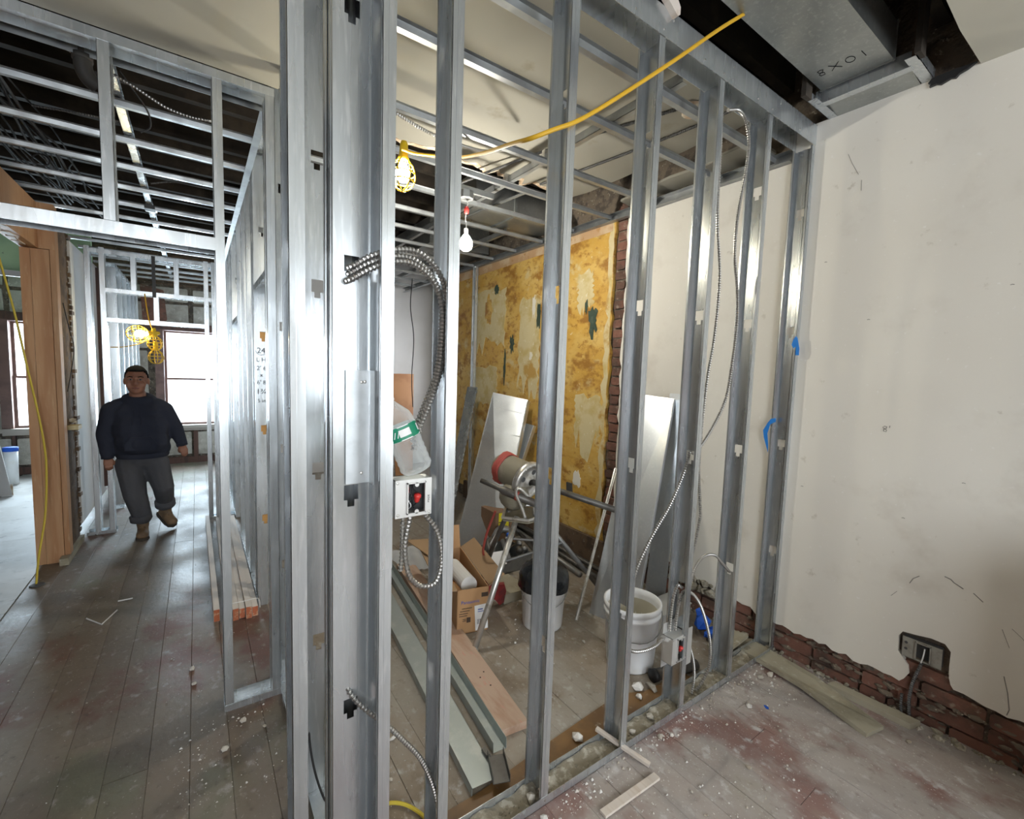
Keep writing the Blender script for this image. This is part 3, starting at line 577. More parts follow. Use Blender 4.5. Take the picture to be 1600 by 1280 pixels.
for i in range(58): 
    obj('lath', MB().box(-0.93 + rd.uniform(0, .01), -0.80 + rd.uniform(-0.02, .005), 4.96, 5.02 + rd.uniform(-.02, .05), 0.08 + i * 0.042, 0.108 + i * 0.042), LATH, st)
obj('plaster_lump', MB().rock((-0.80, 4.80, 1.02), 0.03, 3).rock((-0.80, 4.86, 1.0), 0.025, 4), RUB, st)
obj('stub_ledge', MB().box(-0.815, -0.75, 4.70, 4.82, 0.955, 0.985), PAPERC, st)
single('copper_wire', cord([(-0.79, 4.63, 1.9), (-0.775, 4.7, 1.72), (-0.77, 4.8, 1.58), (-0.78, 4.75, 1.42), (-0.79, 4.64, 1.25)], .003, 6), BLACKCABLE, 'thin slack wire hanging on the broken lath wall behind the pine post', 'wire')
obj('kerb', MB().box(-0.84, -0.79, 4.42, 4.98, 0.001, 0.05), GREYB, st)

# ------------------------------------------------------------------ ceiling furring grids
def hat(l0, l1, y, z, axis='x', w=0.03, h=0.02, br=0.016, t=0.0012):
    mb = MB(); f = (lambda u, v, q: (u, y + v, z + q)) if axis == 'x' else (lambda u, v, q: (y + v, u, z + q))
    pr = [(-w / 2 - br, h), (-w / 2, h), (-w / 2 + .004, 0), (w / 2 - .004, 0), (w / 2, h), (w / 2 + br, h)]
    pl = pr + [(a, b + t) for a, b in reversed(pr)]
    return mb.prism(pl, l0, l1, lambda a, b, tt: f(tt, a, b))
hg = thing('ceiling_grid', 'steel furring channels hung below the black open hall ceiling', 'ceiling grid', (-0.3, 4.5, 2.6))
for y in (2.70, 3.11, 3.52, 3.93, 4.34, 4.75, 5.45, 5.86, 6.27, 6.68, 7.09, 7.5, 7.9): obj('furring_channel', hat(-0.94, 0.283, y, 2.602), GALVC, hg)
obj('carrier_channel', MB().box(-0.275, -0.273, 2.3, 8.1, 2.63, 2.672).box(-0.275, -0.240, 2.3, 8.1, 2.63, 2.632).box(-0.275, -0.240, 2.3, 8.1, 2.67, 2.672), GALV, hg)
obj('perimeter_track', MB().box(0.2805, 0.2825, 2.30, 8.15, 2.602, 2.70).box(0.25, 0.2825, 2.30, 8.15, 2.600, 2.602), GALVC, hg)
obj('channel_clip', MB().box(-0.285, -0.225, 4.30, 4.38, 2.60, 2.63), BLACKP, hg); obj('channel_clip', MB().box(-0.29, -0.22, 4.40, 4.50, 2.626, 2.634), BRIGHT, hg)
rg = thing('ceiling_grid', 'steel furring channels below the torn white ceiling of the cluttered room', 'ceiling grid', (1.5, 3.5, 2.66))
for y in (1.29, 1.60, 2.07, 2.46, 2.87, 3.28, 3.69, 4.10, 4.51, 4.92, 5.33, 5.74, 6.15): obj('furring_channel', hat(0.38, 2.57, y, 2.662, w=0.034, h=0.022), GALVC, rg)
for x, y0 in ((1.63, 1.2), (1.0, 2.9), (2.2, 3.3)): obj('carrier_channel', MB().box(x - .001, x + .001, y0, 6.5, 2.688, 2.728).box(x - .001, x + .03, y0, 6.5, 2.688, 2.69).box(x - .001, x + .03, y0, 6.5, 2.726, 2.728), GALVC, rg)
obj('perimeter_track', MB().box(2.596, 2.598, 1.2, 6.6, 2.645, 2.70).box(2.555, 2.598, 1.2, 6.6, 2.645, 2.647).box(2.555, 2.598, 1.2, 6.6, 2.698, 2.70), GALVC, rg)
obj('carrier_brace', MB().bar((1.88, 2.55, 2.73), (1.80, 3.3, 2.73), .016, .012), GALVC, rg); obj('carrier_brace', MB().bar((1.20, 3.35, 2.70), (1.35, 3.95, 2.70), .02, .012), GALVC, rg)
for y in (2.07, 2.46, 2.87): obj('channel_clip', MB().box(1.61, 1.675, y - .012, y + .012, 2.684, 2.74), BRIGHT, rg)
dk = thing('air_duct', 'dull sheet metal duct above the furring channels beside the hanging bulb', 'duct', (2.0, 3.5, 2.72))
obj('duct_body', MB().box(1.75, 2.58, 3.05, 3.45, 2.74, 3.0), DUCTD, dk)
obj('duct_seam', MB().box(2.1, 2.13, 3.04, 3.46, 2.73, 3.01), DUCTD, dk)
dk = thing('air_duct', 'sheet metal duct box above the far channels of the cluttered room', 'duct', (1.0, 4.6, 2.72))
obj('duct_body', MB().box(0.6, 1.5, 4.2, 4.6, 2.74, 3.0).box(1.9, 2.58, 4.2, 5.2, 2.74, 3.0), DUCTD, dk)
obj('duct_seam', MB().box(0.95, 0.98, 4.19, 4.61, 2.73, 3.01), DUCTD, dk)

# duct and trim framing in the hole over the near right corner
du = thing('air_duct', 'flat sheet metal duct marked 8X01 in the ceiling hole at the top right', 'duct', (1.9, 0.87, 2.84))
db = obj('duct_body', MB().box(0.9, 2.405, 0.745, 1.012, 2.85, 3.0), DUCTD, du)
obj('duct_end_cap', MB().box(2.405, 2.409, 0.740, 1.017, 2.845, 3.005), DUCTD, du)
M8 = frame((2.27, 0.885, 2.8492), (0, -1, 0), (-1, 0, 0))
cir = lambda cx, cy, rx, ry: [(cx + rx * math.cos(i * PI / 7), cy + ry * math.sin(i * PI / 7)) for i in range(15)]
for gl in ([(-.072, .022), (-.084, .016), (-.082, .004), (-.066, -.008), (-.068, -.022), (-.084, -.022), (-.086, -.008), (-.068, .004), (-.062, .016), (-.072, .022)], [(-.04, .024), (-.005, -.024), (-.022, 0), (-.002, .024), (-.042, -.022)], cir(.032, 0, .016, .022), [(.078, .022), (.080, -.022)]):
    obj('handwritten_character', strokes([gl], .0013, M8), INK, db)
sh = thing('shaft_trim_frame', 'steel track frame around the duct end against the top of the white wall', 'metal frame', (2.45, 0.85, 2.79))
obj('trim_track', MB().box(2.42, 2.422, 0.69, 1.04, 2.80, 2.86).box(2.42, 2.46, 0.69, 1.04, 2.798, 2.80), GALV, sh)
obj('closure_sheet', MB().prism([(2.43, 2.815), (2.60, 2.80), (2.60, 2.803), (2.43, 2.818)], 0.70, 1.03, lambda a, b, t: (a, t, b)), DUCTD, sh)
obj('trim_track', MB().box(2.36, 2.60, 0.655, 0.657, 2.80, 2.84).box(2.36, 2.60, 0.655, 0.695, 2.80, 2.802), GALV, sh)
obj('trim_track', MB().box(2.36, 2.60, 1.045, 1.047, 2.80, 2.85).box(2.36, 2.60, 1.01, 1.047, 2.80, 2.802), GALV, sh)
obj('hanger_stud', MB().box(2.34, 2.40, 0.64, 0.66, 2.80, 3.25), JOIST, sh); obj('hanger_stud', MB().box(2.30, 2.36, 1.03, 1.05, 2.80, 3.25), JOIST, sh)
obj('torn_felt', MB().prism([(0.525, 2.80), (0.60, 2.802), (0.66, 2.80), (0.672, 2.785), (0.662, 2.778), (0.667, 2.768), (0.645, 2.770), (0.63, 2.762), (0.60, 2.772), (0.585, 2.766), (0.575, 2.778), (0.55, 2.785)], 2.585, 2.600, lambda a, b, t: (t, a, b)), BLACKP, sh)
single('splintered_wood_scrap', MB().prism([(1.345, 2.80), (1.36, 2.86), (1.385, 2.845), (1.425, 2.80), (1.425, 2.775), (1.41, 2.765), (1.375, 2.785)], 1.075, 1.097, lambda a, b, t: (a, t, b)), PINEL, 'splinter of pale wood stuck on top of the near steel header', 'wood scrap')
single('armoured_cable', mcable([(1.41, 1.05, 2.83), (1.5, 0.98, 2.86), (1.52, 0.85, 2.93), (1.45, 0.75, 3.05)], .008), DARKARM, 'dark armoured cable curling into the ceiling hole beside the wood splinter', 'cable')

# cast iron pipe elbow and cables in the hall ceiling
pe = thing('waste_pipe', 'rusty black pipe elbow poking down behind the hall header', 'pipe', (-0.315, 2.33, 2.5))
obj('pipe', MB().tube([(-.315, 2.33, 2.86), (-.315, 2.33, 2.58)], .022, 16), CASTI, pe, True)
obj('elbow', MB().tube(spline([(-.315, 2.33, 2.585), (-.313, 2.332, 2.55), (-.300, 2.34, 2.522), (-.278, 2.35, 2.508)], 6), .027, 16), CASTI, pe, True)
obj('collar', MB().tube([(-.315, 2.33, 2.575), (-.315, 2.33, 2.595)], .030, 16), CASTI, pe, True)
single('armoured_cable', mcable([(-0.60, 2.36, 2.69), (-0.48, 2.36, 2.655), (-0.40, 2.36, 2.63), (-0.33, 2.40, 2.62)], .008), ARMOUR, 'armoured cable leading to the pipe elbow at the top left', 'cable')
single('armoured_cable', mcable([(-0.24, 2.42, 2.60), (-0.17, 2.42, 2.575), (-0.08, 2.42, 2.535), (0.0, 2.42, 2.525), (0.06, 2.42, 2.53), (0.11, 2.45, 2.55)], .006), ARMOUR, 'thin armoured cable sagging between the two hall studs under the header', 'cable')
single('grey_cable', cord([(-0.23, 2.5, 2.66), (-0.19, 2.55, 2.62), (-0.15, 2.62, 2.58), (-0.145, 2.65, 2.53), (-0.18, 2.66, 2.50)], .004, 6), BLACKCABLE, 'thin grey cable loop hanging right of the short header stud', 'cable')
r = random.Random(44)
for i in range(14):
    x0 = -0.90 + .017 * i; z0 = 2.665 + .045 * (i % 4)
    pts = [(x0 + r.uniform(-.045, .045) + 0.012 * j, 2.45 + 0.42 * j + r.uniform(-.05, .05), z0 + r.uniform(-.03, .03)) for j in range(7)]
    tag(obj('grey_cable', cord(pts, r.choice((.005, .006, .008)), 6, 6), BLACKCABLE, None, True), 'dark cable in the loose bundle above the hall channels at the left', 'cable', 'loose cables above the hall channels')
single('coiled_cable', cord([(-0.70 + .035 * math.cos(a), 3.75 + .03 * math.sin(a) * .4, 2.62 + .035 * math.sin(a)) for a in [i * .6 for i in range(22)]], .004, 6, 3), BLACKCABLE, 'small coil of dark cable dangling over the pine header', 'cable')
for i, (a, b) in enumerate((((-0.93, 2.55, 2.64), (-0.78, 2.75, 2.56)), ((-0.90, 2.50, 2.70), (-0.70, 2.9, 2.61)))):
    single('grey_cable', cord([a, ((a[0] + b[0]) / 2, (a[1] + b[1]) / 2, a[2] - .09), b], .005, 6), BLACKCABLE, ('dark cable dipping below the nearest hall channel at the left edge', 'second dark cable sagging behind the nearest hall channel')[i], 'cable')
single('armoured_cable', mcable([(-0.62, 3.2, 2.70), (-0.45, 3.2, 2.72), (-0.30, 3.25, 2.75)], .006), DARKARM, 'short dark armoured cable rising behind the short header stud', 'cable')
single('armoured_cable', mcable([(-0.22, 3.9, 2.66), (-0.1, 3.9, 2.70), (0.1, 3.95, 2.73)], .006), DARKARM, 'dark armoured cable crossing the middle of the hall ceiling', 'cable')

# conduits on the torn white ceiling
single('armoured_cable', mcable([(1.50, 2.9, 2.78), (1.62, 2.5, 2.80), (1.80, 2.05, 2.835), (1.94, 1.68, 2.84), (2.03, 1.42, 2.84)], .009), DARKARM, 'dark armoured cable clipped along the white ceiling to the round fixture box', 'cable')
single('armoured_cable', mcable([(2.02, 2.62, 2.83), (2.10, 2.3, 2.838), (2.17, 1.85, 2.838), (2.21, 1.5, 2.838), (2.22, 1.25, 2.838)], .009), DARKARM, 'dark armoured cable along the white ceiling nearest the wall side slot', 'cable')
single('armoured_cable', mcable([(0.74, 2.05, 2.64), (0.86, 2.03, 2.60), (0.98, 2.05, 2.60), (1.25, 2.15, 2.66), (1.45, 2.2, 2.74)], .008), ARMOUR, 'armoured cable sagging from the yellow work light across the bays', 'cable')
cb = thing('ceiling_box', 'plaster-smeared round box on the white ceiling behind the third right stud', 'junction box', (2.06, 1.45, 2.80))
obj('box_body', MB().lathe([(0, 2.815), (.045, 2.815), (.05, 2.82), (.05, 2.85)], 16, Matrix.Translation((2.06, 1.45, 0))), PLEDGE, cb); obj('strap', MB().box(1.99, 2.13, 1.43, 1.46, 2.838, 2.85), PLEDGE, cb)

# ------------------------------------------------------------------ cables on the near partition
tri = [(0.317, 1.19, 1.736), (0.330, 1.17, 1.742), (0.363, 1.15, 1.765), (0.421, 1.14, 1.789), (0.482, 1.14, 1.793), (0.538, 1.14, 1.758), (0.570, 1.145, 1.692), (0.573, 1.15, 1.586), (0.562, 1.15, 1.497), (0.536, 1.15, 1.425), (0.507, 1.15, 1.355), (0.494, 1.15, 1.300)]
for i, (dx, dy, dz, lb) in enumerate(((0, 0, .012, 'outermost'), (-.008, .016, -.004, 'middle'), (-.014, -.006, -.022, 'innermost'))):
    pts = [(p[0] + dx * (1 if 2 < j else .4), p[1] + dy, p[2] + dz) for j, p in enumerate(tri)]
    single('armoured_cable', mcable(pts, .0085, .010), ARMOUR, lb + ' of the three armoured cables arching between the corner post and the first stud', 'cable', 'three arching cables')
single('armoured_cable', mcable([(0.443, 1.12, 1.105), (0.442, 1.12, 1.06), (0.441, 1.12, 1.01), (0.440, 1.125, 0.955)], .0075), ARMOUR, 'short armoured cable hanging straight under the wired steel box', 'cable')
single('armoured_cable', mcable([(0.461, 1.115, 1.105), (0.446, 1.11, 1.04), (0.447, 1.105, 0.985), (0.462, 1.105, 0.938), (0.495, 1.105, 0.908), (0.535, 1.105, 0.912), (0.552, 1.105, 0.974), (0.54, 1.11, 1.05), (0.505, 1.12, 1.105)], .0075), ARMOUR, 'looped armoured cable drooping under the wired steel box', 'cable')
single('armoured_cable', mcable([(0.314, 1.21, 0.64), (0.330, 1.18, 0.605), (0.36, 1.15, 0.572), (0.41, 1.145, 0.515), (0.46, 1.145, 0.445), (0.515, 1.145, 0.36), (0.555, 1.145, 0.26), (0.576, 1.145, 0.16), (0.585, 1.145, 0.05), (0.586, 1.145, 0.012)], .0075), ARMOUR, 'armoured cable bending from a punch-out of the corner post down to the floor', 'cable')
single('armoured_cable', mcable([(1.90, 1.16, 2.655), (1.97, 1.15, 2.672), (2.03, 1.15, 2.645), (2.067, 1.15, 2.563), (2.056, 1.15, 2.434), (2.016, 1.15, 2.228), (2.016, 1.15, 2.059), (2.055, 1.15, 1.922), (2.075, 1.15, 1.777), (2.061, 1.15, 1.598), (2.028, 1.15, 1.418), (1.94, 1.15, 1.286), (1.82, 1.15, 1.175), (1.775, 1.15, 1.175)], .0075), ARMOUR, 'long armoured cable falling from the header in the fourth right bay', 'cable')
single('armoured_cable', mcable([(1.85, 1.16, 2.72), (1.845, 1.15, 2.5), (1.858, 1.15, 2.194), (1.905, 1.15, 1.957), (1.898, 1.15, 1.704), (1.864, 1.15, 1.504), (1.848, 1.15, 1.3), (1.845, 1.15, 1.1), (1.872, 1.15, 0.94), (1.880, 1.15, 0.87), (1.862, 1.15, 0.772), (1.825, 1.15, 0.66), (1.79, 1.15, 0.60)], .007), ARMOUR, 'armoured cable hanging close along the third right stud', 'cable')
single('armoured_cable', mcable([(1.766, 1.15, 1.175), (1.735, 1.145, 1.11), (1.69, 1.145, 1.03), (1.63, 1.145, 0.945), (1.53, 1.145, 0.84), (1.445, 1.145, 0.72), (1.42, 1.145, 0.6), (1.405, 1.145, 0.53)], .0075), ARMOUR, 'armoured cable sweeping across the bay in front of the grey sheet', 'cable')
single('armoured_cable', mcable([(1.84, 1.15, 0.55), (1.90, 1.17, 0.61), (1.985, 1.18, 0.645), (2.07, 1.175, 0.635), (2.13, 1.16, 0.58), (2.17, 1.145, 0.535)], .007), ARMOUR, 'armoured cable arching into the fourth right stud near the floor', 'cable')
single('armoured_cable', mcable([(1.690, 1.14, 0.385), (1.690, 1.14, 0.45), (1.70, 1.14, 0.53), (1.725, 1.14, 0.582), (1.765, 1.14, 0.56)], .0075), ARMOUR, 'left of two armoured cables rising out of the low outlet box', 'cable')
single('armoured_cable', mcable([(1.715, 1.13, 0.385), (1.717, 1.13, 0.44), (1.728, 1.13, 0.50), (1.75, 1.13, 0.545), (1.785, 1.135, 0.545)], .0075), ARMOUR, 'right of two armoured cables rising out of the low outlet box', 'cable')
single('armoured_cable', mcable([(1.79, 1.13, 0.545), (1.84, 1.125, 0.51), (1.90, 1.125, 0.44), (1.96, 1.125, 0.33), (2.0, 1.125, 0.22), (2.0, 1.125, 0.11), (1.95, 1.13, 0.04), (1.915, 1.135, 0.014)], .0075), ARMOUR, 'armoured cable bowing right and down to the floor past the low outlet box', 'cable')
single('armoured_cable', mcable([(1.80, 1.125, 0.315), (1.84, 1.125, 0.25), (1.872, 1.125, 0.165), (1.888, 1.13, 0.08), (1.885, 1.135, 0.014)], .0065), ARMOUR, 'armoured cable dropping from the low outlet box to the floor', 'cable')
single('armoured_cable', mcable([(1.405, 1.13, 0.40), (1.44, 1.125, 0.382), (1.50, 1.12, 0.370), (1.57, 1.12, 0.368), (1.628, 1.13, 0.376)], .0075), ARMOUR, 'armoured cable entering the left side of the low outlet box', 'cable')

# wired steel boxes
def wire_box(name, label, x0, x1, z0, z1, y0, y1, two=True):
    t = thing(name, label, 'outlet box', ((x0 + x1) / 2, y0, z0))
    w = .0018
    obj('box_shell', MB().box(x0, x1, y1 - w, y1, z0, z1).box(x0, x0 + w, y0, y1, z0, z1).box(x1 - w, x1, y0, y1, z0, z1).box(x0, x1, y0, y1, z0, z0 + w).box(x0, x1, y0, y1, z1 - w, z1), BOXST, t)
    a, b = x0 + (x1 - x0) * .30, x0 + (x1 - x0) * .82; e = .008; c, d = z0 + e, z1 - e
    fr = obj('mud_ring', MB().box(x0, a, y0 - w, y0, z0, z1).box(b, x1, y0 - w, y0, z0, z1).box(a, b, y0 - w, y0, d, z1).box(a, b, y0 - w, y0, z0, c).box(a, a + .003, y0 - .008, y0, c, d).box(b - .003, b, y0 - .008, y0, c, d).box(a, b, y0 - .008, y0, d - .003, d).box(a, b, y0 - .008, y0, c, c + .003), BOXST, t)
    for q in (c + .006, d - .006): obj('ear', MB().lathe([(0, 0), (.006, 0), (.006, .002), (0, .002)], 10, frame(((a + b) / 2, y0 - .006, q), (1, 0, 0), (0, 0, 1))), BOXST, fr)
    for x, z in ((x0 + .006, z1 - .007), (x0 + .007, z0 + .008), (x1 - .006, z0 + .007)): obj('screw', MB().lathe([(0, 0), (.004, 0), (.003, .002), (0, .003)], 8, frame((x, y0 - w, z), (1, 0, 0), (0, 0, 1))), BRIGHT, fr)
    obj('back_shadow_plate', MB().box(x0 + w, x1 - w, y1 - .006, y1 - w, z0 + w, z1 - w), BOXDK, t)
    mx = (a + b) / 2; mz = (z0 + z1) / 2
    nt = MB().lathe([(0, 0), (.005, 0), (.0075, .006), (.0075, .012), (.010, .018), (.009, .024), (0, .026)], 10, frame((mx + .004, y0 + .004, mz - .014), (1, 0, 0), (0, -.35, 1)) @ Matrix.Rotation(-PI / 2, 4, 'X'))
    obj('wire_nut', nt, REDP, t, True)
    if two: obj('wire_nut', MB().lathe([(0, 0), (.004, 0), (.006, .006), (.006, .02), (0, .022)], 8, Matrix.Translation((a + .006, y0 + .012, mz + .008))), REDP, t, True)
    for i in range(5):
        q = random.Random(i + int(x0 * 100)); obj('wire', cord([(a + .006 + .008 * i, y1 - .01, z1 - .01), (a + q.uniform(.005, .04), y0 + q.uniform(.005, .02), mz + q.uniform(.0, .03)), (a + q.uniform(.005, .035), y0 + q.uniform(.005, .02), mz - q.uniform(.0, .03)), (a + .008 + .007 * i, y1 - .01, z0 + .01)], .0016, 5), WHITEPA if i == 2 else BLACKP, t)
    return t
wire_box('outlet_box', 'steel outlet box with red wire nuts between the corner post and first stud', 0.412, 0.513, 1.112, 1.212, 1.098, 1.145)
ob = wire_box('outlet_box', 'steel outlet box with red wire nut near the floor on the third right stud', 1.655, 1.758, 0.255, 0.375, 1.10, 1.15, False)
obj('connector', MB().tube([(1.628, 1.13, 0.376), (1.657, 1.13, 0.36)], .012, 10), BOXST, ob)
obj('box_bracket', MB().box(1.755, 1.80, 1.10, 1.103, 0.22, 0.39).box(1.655, 1.80, 1.15, 1.152, 0.22, 0.42), BOXST, ob)
obj('box_text', text_mesh('MADE', .008, frame((0.5045, 1.0955, 1.155), (0, 0, 1), (-1, 0, 0))), INK, bpy.data.objects['outlet_box'])

OLDBOX = mat('old_box_steel', (0.34, 0.33, 0.29), 0.55, 0.35, layers=[(20, (0.26, 0.245, 0.21), 0.45, 0.65)])
# old outlet box in the plaster hole
t = thing('outlet_box', 'old steel outlet box set in the chopped hole of the white wall', 'outlet box', (2.605, 0.487, 0.265))
QM = frame((2.598, 0.487, 0.325), (0, -1, 0.02), (0, 0.0, 1))   # local x towards the camera side, y up, z into the room
def qbox(mb, x0, x1, y0, y1, z0, z1): return mb.box(x0, x1, y0, y1, z0, z1)
obj('box_plate', qbox(qbox(qbox(qbox(MB(), -.075, -.028, -.045, .045, -.004, 0), .022, .058, -.045, .045, -.004, 0), -.028, .022, .038, .045, -.004, 0), -.028, .022, -.045, -.038, -.004, 0).xf(QM), OLDBOX, t)
obj('raised_ring', qbox(qbox(qbox(qbox(MB(), -.030, -.025, -.040, .040, 0, .008), .019, .024, -.040, .040, 0, .008), -.030, .024, .036, .041, 0, .008), -.030, .024, -.041, -.036, 0, .008).xf(QM), OLDBOX, t)
obj('box_interior', qbox(MB(), -.074, .057, -.044, .044, -.05, -.03).xf(QM), BOXDK, t)
obj('device_stub', MB().rock(QM @ Vector((-.006, .022, -.01)), .012, 3).rock(QM @ Vector((.008, .02, -.01)), .010, 4), BOXDK, t)
obj('wire', cord([QM @ Vector(p) for p in ((.0, .02, -.01), (.001, .0, .006), (-.001, -.02, .010), (-.006, -.045, .006))], .0025, 6), WHITEPA, t)
obj('knockout', MB().lathe([(0, 0), (.006, 0), (.006, .001), (0, .001)], 10, QM @ Matrix.Translation((-.062, .02, 0))).lathe([(0, 0), (.006, 0), (.006, .001), (0, .001)], 10, QM @ Matrix.Translation((-.062, -.008, 0))), BOXDK, t)
single('armoured_cable', mcable([(2.602, 0.492, 0.275), (2.596, 0.50, 0.235), (2.598, 0.512, 0.18), (2.60, 0.519, 0.11), (2.60, 0.517, 0.05), (2.60, 0.512, 0.012)], .007), DARKARM, 'old armoured cable running from the wall outlet box down to the floor', 'cable')
single('cable_stub', mcable([(2.598, 0.545, 0.10), (2.598, 0.545, 0.05), (2.596, 0.54, 0.012)], .006), DARKARM, 'second short armoured cable stub at the wall foot under the outlet box', 'cable')

# blue tape scraps on the wall stud
single('tape_scrap', MB().prism([(1.092, 1.725), (1.10, 1.735), (1.112, 1.715), (1.118, 1.69), (1.105, 1.665), (1.098, 1.636), (1.082, 1.635), (1.080, 1.67)], 2.5625, 2.565, lambda y, z, t: (t + (1.70 - z) * .12 * (1 if z < 1.7 else 0), y - .0, z)), BLUET, 'upper scrap of blue tape on the stud fixed to the white wall', 'tape')
single('tape_scrap', MB().prism([(1.165, 1.298), (1.19, 1.292), (1.205, 1.27), (1.228, 1.225), (1.222, 1.185), (1.196, 1.105), (1.198, 1.15), (1.205, 1.21), (1.192, 1.262), (1.165, 1.278)], 2.560, 2.562, lambda y, z, t: (t + (1.28 - z) * .05, y, z)), BLUET, 'lower hanging scrap of blue tape on the stud fixed to the white wall', 'tape')

# yellow extension cord across the room ceiling
single('extension_cord', cord([(1.86, 1.0, 2.98), (1.571, 1.0, 2.756), (1.328, 1.0, 2.554), (1.17, 1.02, 2.425), (1.027, 1.04, 2.311), (0.935, 1.05, 2.244), (0.863, 1.065, 2.204), (0.809, 1.10, 2.177), (0.81, 1.2, 2.2), (0.839, 1.4, 2.256), (0.872, 1.65, 2.338), (0.852, 1.78, 2.383), (0.781, 1.88, 2.409), (0.726, 1.9, 2.418)], .0065, 10), YELP, 'thick yellow extension cord slung across the near bays to the work light', 'cord')

# ------------------------------------------------------------------ lamps
def cage_lamp(name, label, c, lit, r=0.05, h=0.115, ax=(0, 0, -1), group=None):
    c = Vector(c); a = Vector(ax).normalized(); M = frame(c, a.orthogonal(), a.cross(a.orthogonal()))   # local z = along the cage
    if M.to_3x3().col[2].dot(a) < 0: M = frame(c, a.orthogonal(), -a.cross(a.orthogonal()))
    t = thing(name, label, 'work light', c, group)
    obj('socket', MB().lathe([(0, -.075), (.012, -.075), (.017, -.06), (.019, -.02), (.024, -.005), (.024, .004), (0, .004)], 14, M), YELL, t, True)
    prof = [(.022, 0), (r * .8, h * .2), (r, h * .45), (r * .95, h * .7), (r * .6, h * .92), (.008, h)]
    for k in range(6):
        q = 2 * PI * k / 6
        obj('cage_rib', MB().tube(spline([M @ Vector((p * math.cos(q), p * math.sin(q), z)) for p, z in prof], 4), .0032, 6), YELL, t, True)
    for p, z in (prof[1], prof[2], prof[3]):
        obj('cage_ring', MB().tube([M @ Vector((p * math.cos(q), p * math.sin(q), z)) for q in [i * 2 * PI / 18 for i in range(19)]], .003, 6), YELL, t, True)
    if lit: obj('bulb', MB().lathe([(0, .004), (.014, .006), (.016, .02), (.030, .05), (.031, .068), (.022, .088), (0, .096)], 16, M), lit, t, True)
    return t
cage_lamp('work_light', 'lit yellow caged work light hanging beside the corner post in the room', (0.745, 1.93, 2.392), BULBY, .052, .13, (-.03, 0, -1))
cage_lamp('work_light', 'lit yellow caged work light tilted above the man in the hall', (-0.325, 4.95, 1.73), BULBH, .07, .15, (-1, 0, -.1))
cage_lamp('lamp_cage', 'upper of two empty yellow lamp cages dangling in the hall', (-0.29, 4.95, 1.705), None, .055, .115, (.06, 0, -1))
cage_lamp('lamp_cage', 'lower of two empty yellow lamp cages dangling in the hall', (-0.283, 4.95, 1.59), None, .055, .115, (.0, 0, -1))
single('yellow_lead', cord([(-0.345, 4.96, 2.06), (-0.335, 4.95, 1.95), (-0.32, 4.94, 1.84), (-0.305, 4.94, 1.78), (-0.28, 4.94, 1.74)], .005, 6), YELP, 'short yellow cord tying the hall work lights to the stud header', 'cord')
single('yellow_lead', cord([(-0.285, 4.94, 1.74), (-0.36, 4.94, 1.655), (-0.48, 4.95, 1.61), (-0.58, 5.0, 1.60)], .004, 6), YELP, 'thin yellow cord trailing left below the lit hall work light', 'cord')
single('black_strap', MB().box(-0.30, -0.275, 5.062, 5.078, 2.05, 2.40), BLACKP, 'black strap hanging on the distant header above the work lights', 'strap')
pb_ = thing('pendant_bulb', 'bare white bulb hanging from an octagon box in the cluttered room', 'light bulb', (1.424, 2.6, 2.28))
obj('octagon_box', MB().lathe([(0, 2.58), (.05, 2.58), (.05, 2.625), (0, 2.625)], 8, Matrix.Translation((1.415, 2.6, 0))), GALVC, pb_)
obj('box_strap', MB().box(1.37, 1.62, 2.59, 2.61, 2.625, 2.66), GALVC, pb_)
obj('wire_nut', MB().lathe([(0, 2.49), (.012, 2.492), (.016, 2.52), (.012, 2.535), (0, 2.536)], 10, Matrix.Translation((1.424, 2.6, 0))), REDP, pb_, True)
obj('wire', cord([(1.415, 2.6, 2.58), (1.432, 2.6, 2.555), (1.424, 2.6, 2.53), (1.418, 2.6, 2.46), (1.424, 2.6, 2.43), (1.424, 2.6, 2.39)], .0025, 6), WHITEPA, pb_)
obj('bulb_cap', MB().lathe([(0, 2.40), (.013, 2.40), (.014, 2.365), (.016, 2.36)], 12, Matrix.Translation((1.424, 2.6, 0))), BOXST, pb_)
obj('bulb', MB().lathe([(.014, 2.362), (.024, 2.350), (.040, 2.322), (.043, 2.302), (.036, 2.276), (.018, 2.262), (0, 2.259)], 18, Matrix.Translation((1.424, 2.6, 0))), BULBW, pb_, True)

# yellow cord at the left edge of the hall
single('extension_cord', cord([(-1.08, 4.42, 2.34), (-1.02, 4.42, 1.98), (-0.985, 4.42, 1.75), (-0.945, 4.42, 1.42), (-0.91, 4.42, 1.15), (-0.885, 4.42, 0.9), (-0.88, 4.42, 0.7), (-0.89, 4.38, 0.4), (-0.905, 4.25, 0.15), (-0.897, 4.12, 0.0)], .006, 8), YELG, 'yellow cord running down the pine post into a hole in the hall floor', 'cord')
single('floor_hole_cover', MB().lathe([(0, .0), (.04, .0), (.035, .006), (0, .007)], 12, Matrix.Translation((-0.89, 4.11, 0.001))), BOXDK, 'dark dirty hole rim where the yellow cord enters the hall floor', 'hole cover')
single('extension_cord', cord([(0.40, 1.30, .012), (0.44, 1.36, .01), (0.50, 1.39, .01), (0.55, 1.36, .01), (0.585, 1.30, .01), (0.60, 1.24, .01)], .006, 8), YELG, 'yellow cord end on the floor behind the corner post', 'cord')
single('grey_cable', cord([(0.30, 1.62, .5), (0.295, 1.58, .2), (0.32, 1.50, .05), (0.36, 1.45, .01)], .004, 6), BLACKCABLE, 'thin grey cable down the inside of the corner post to the floor', 'cable')

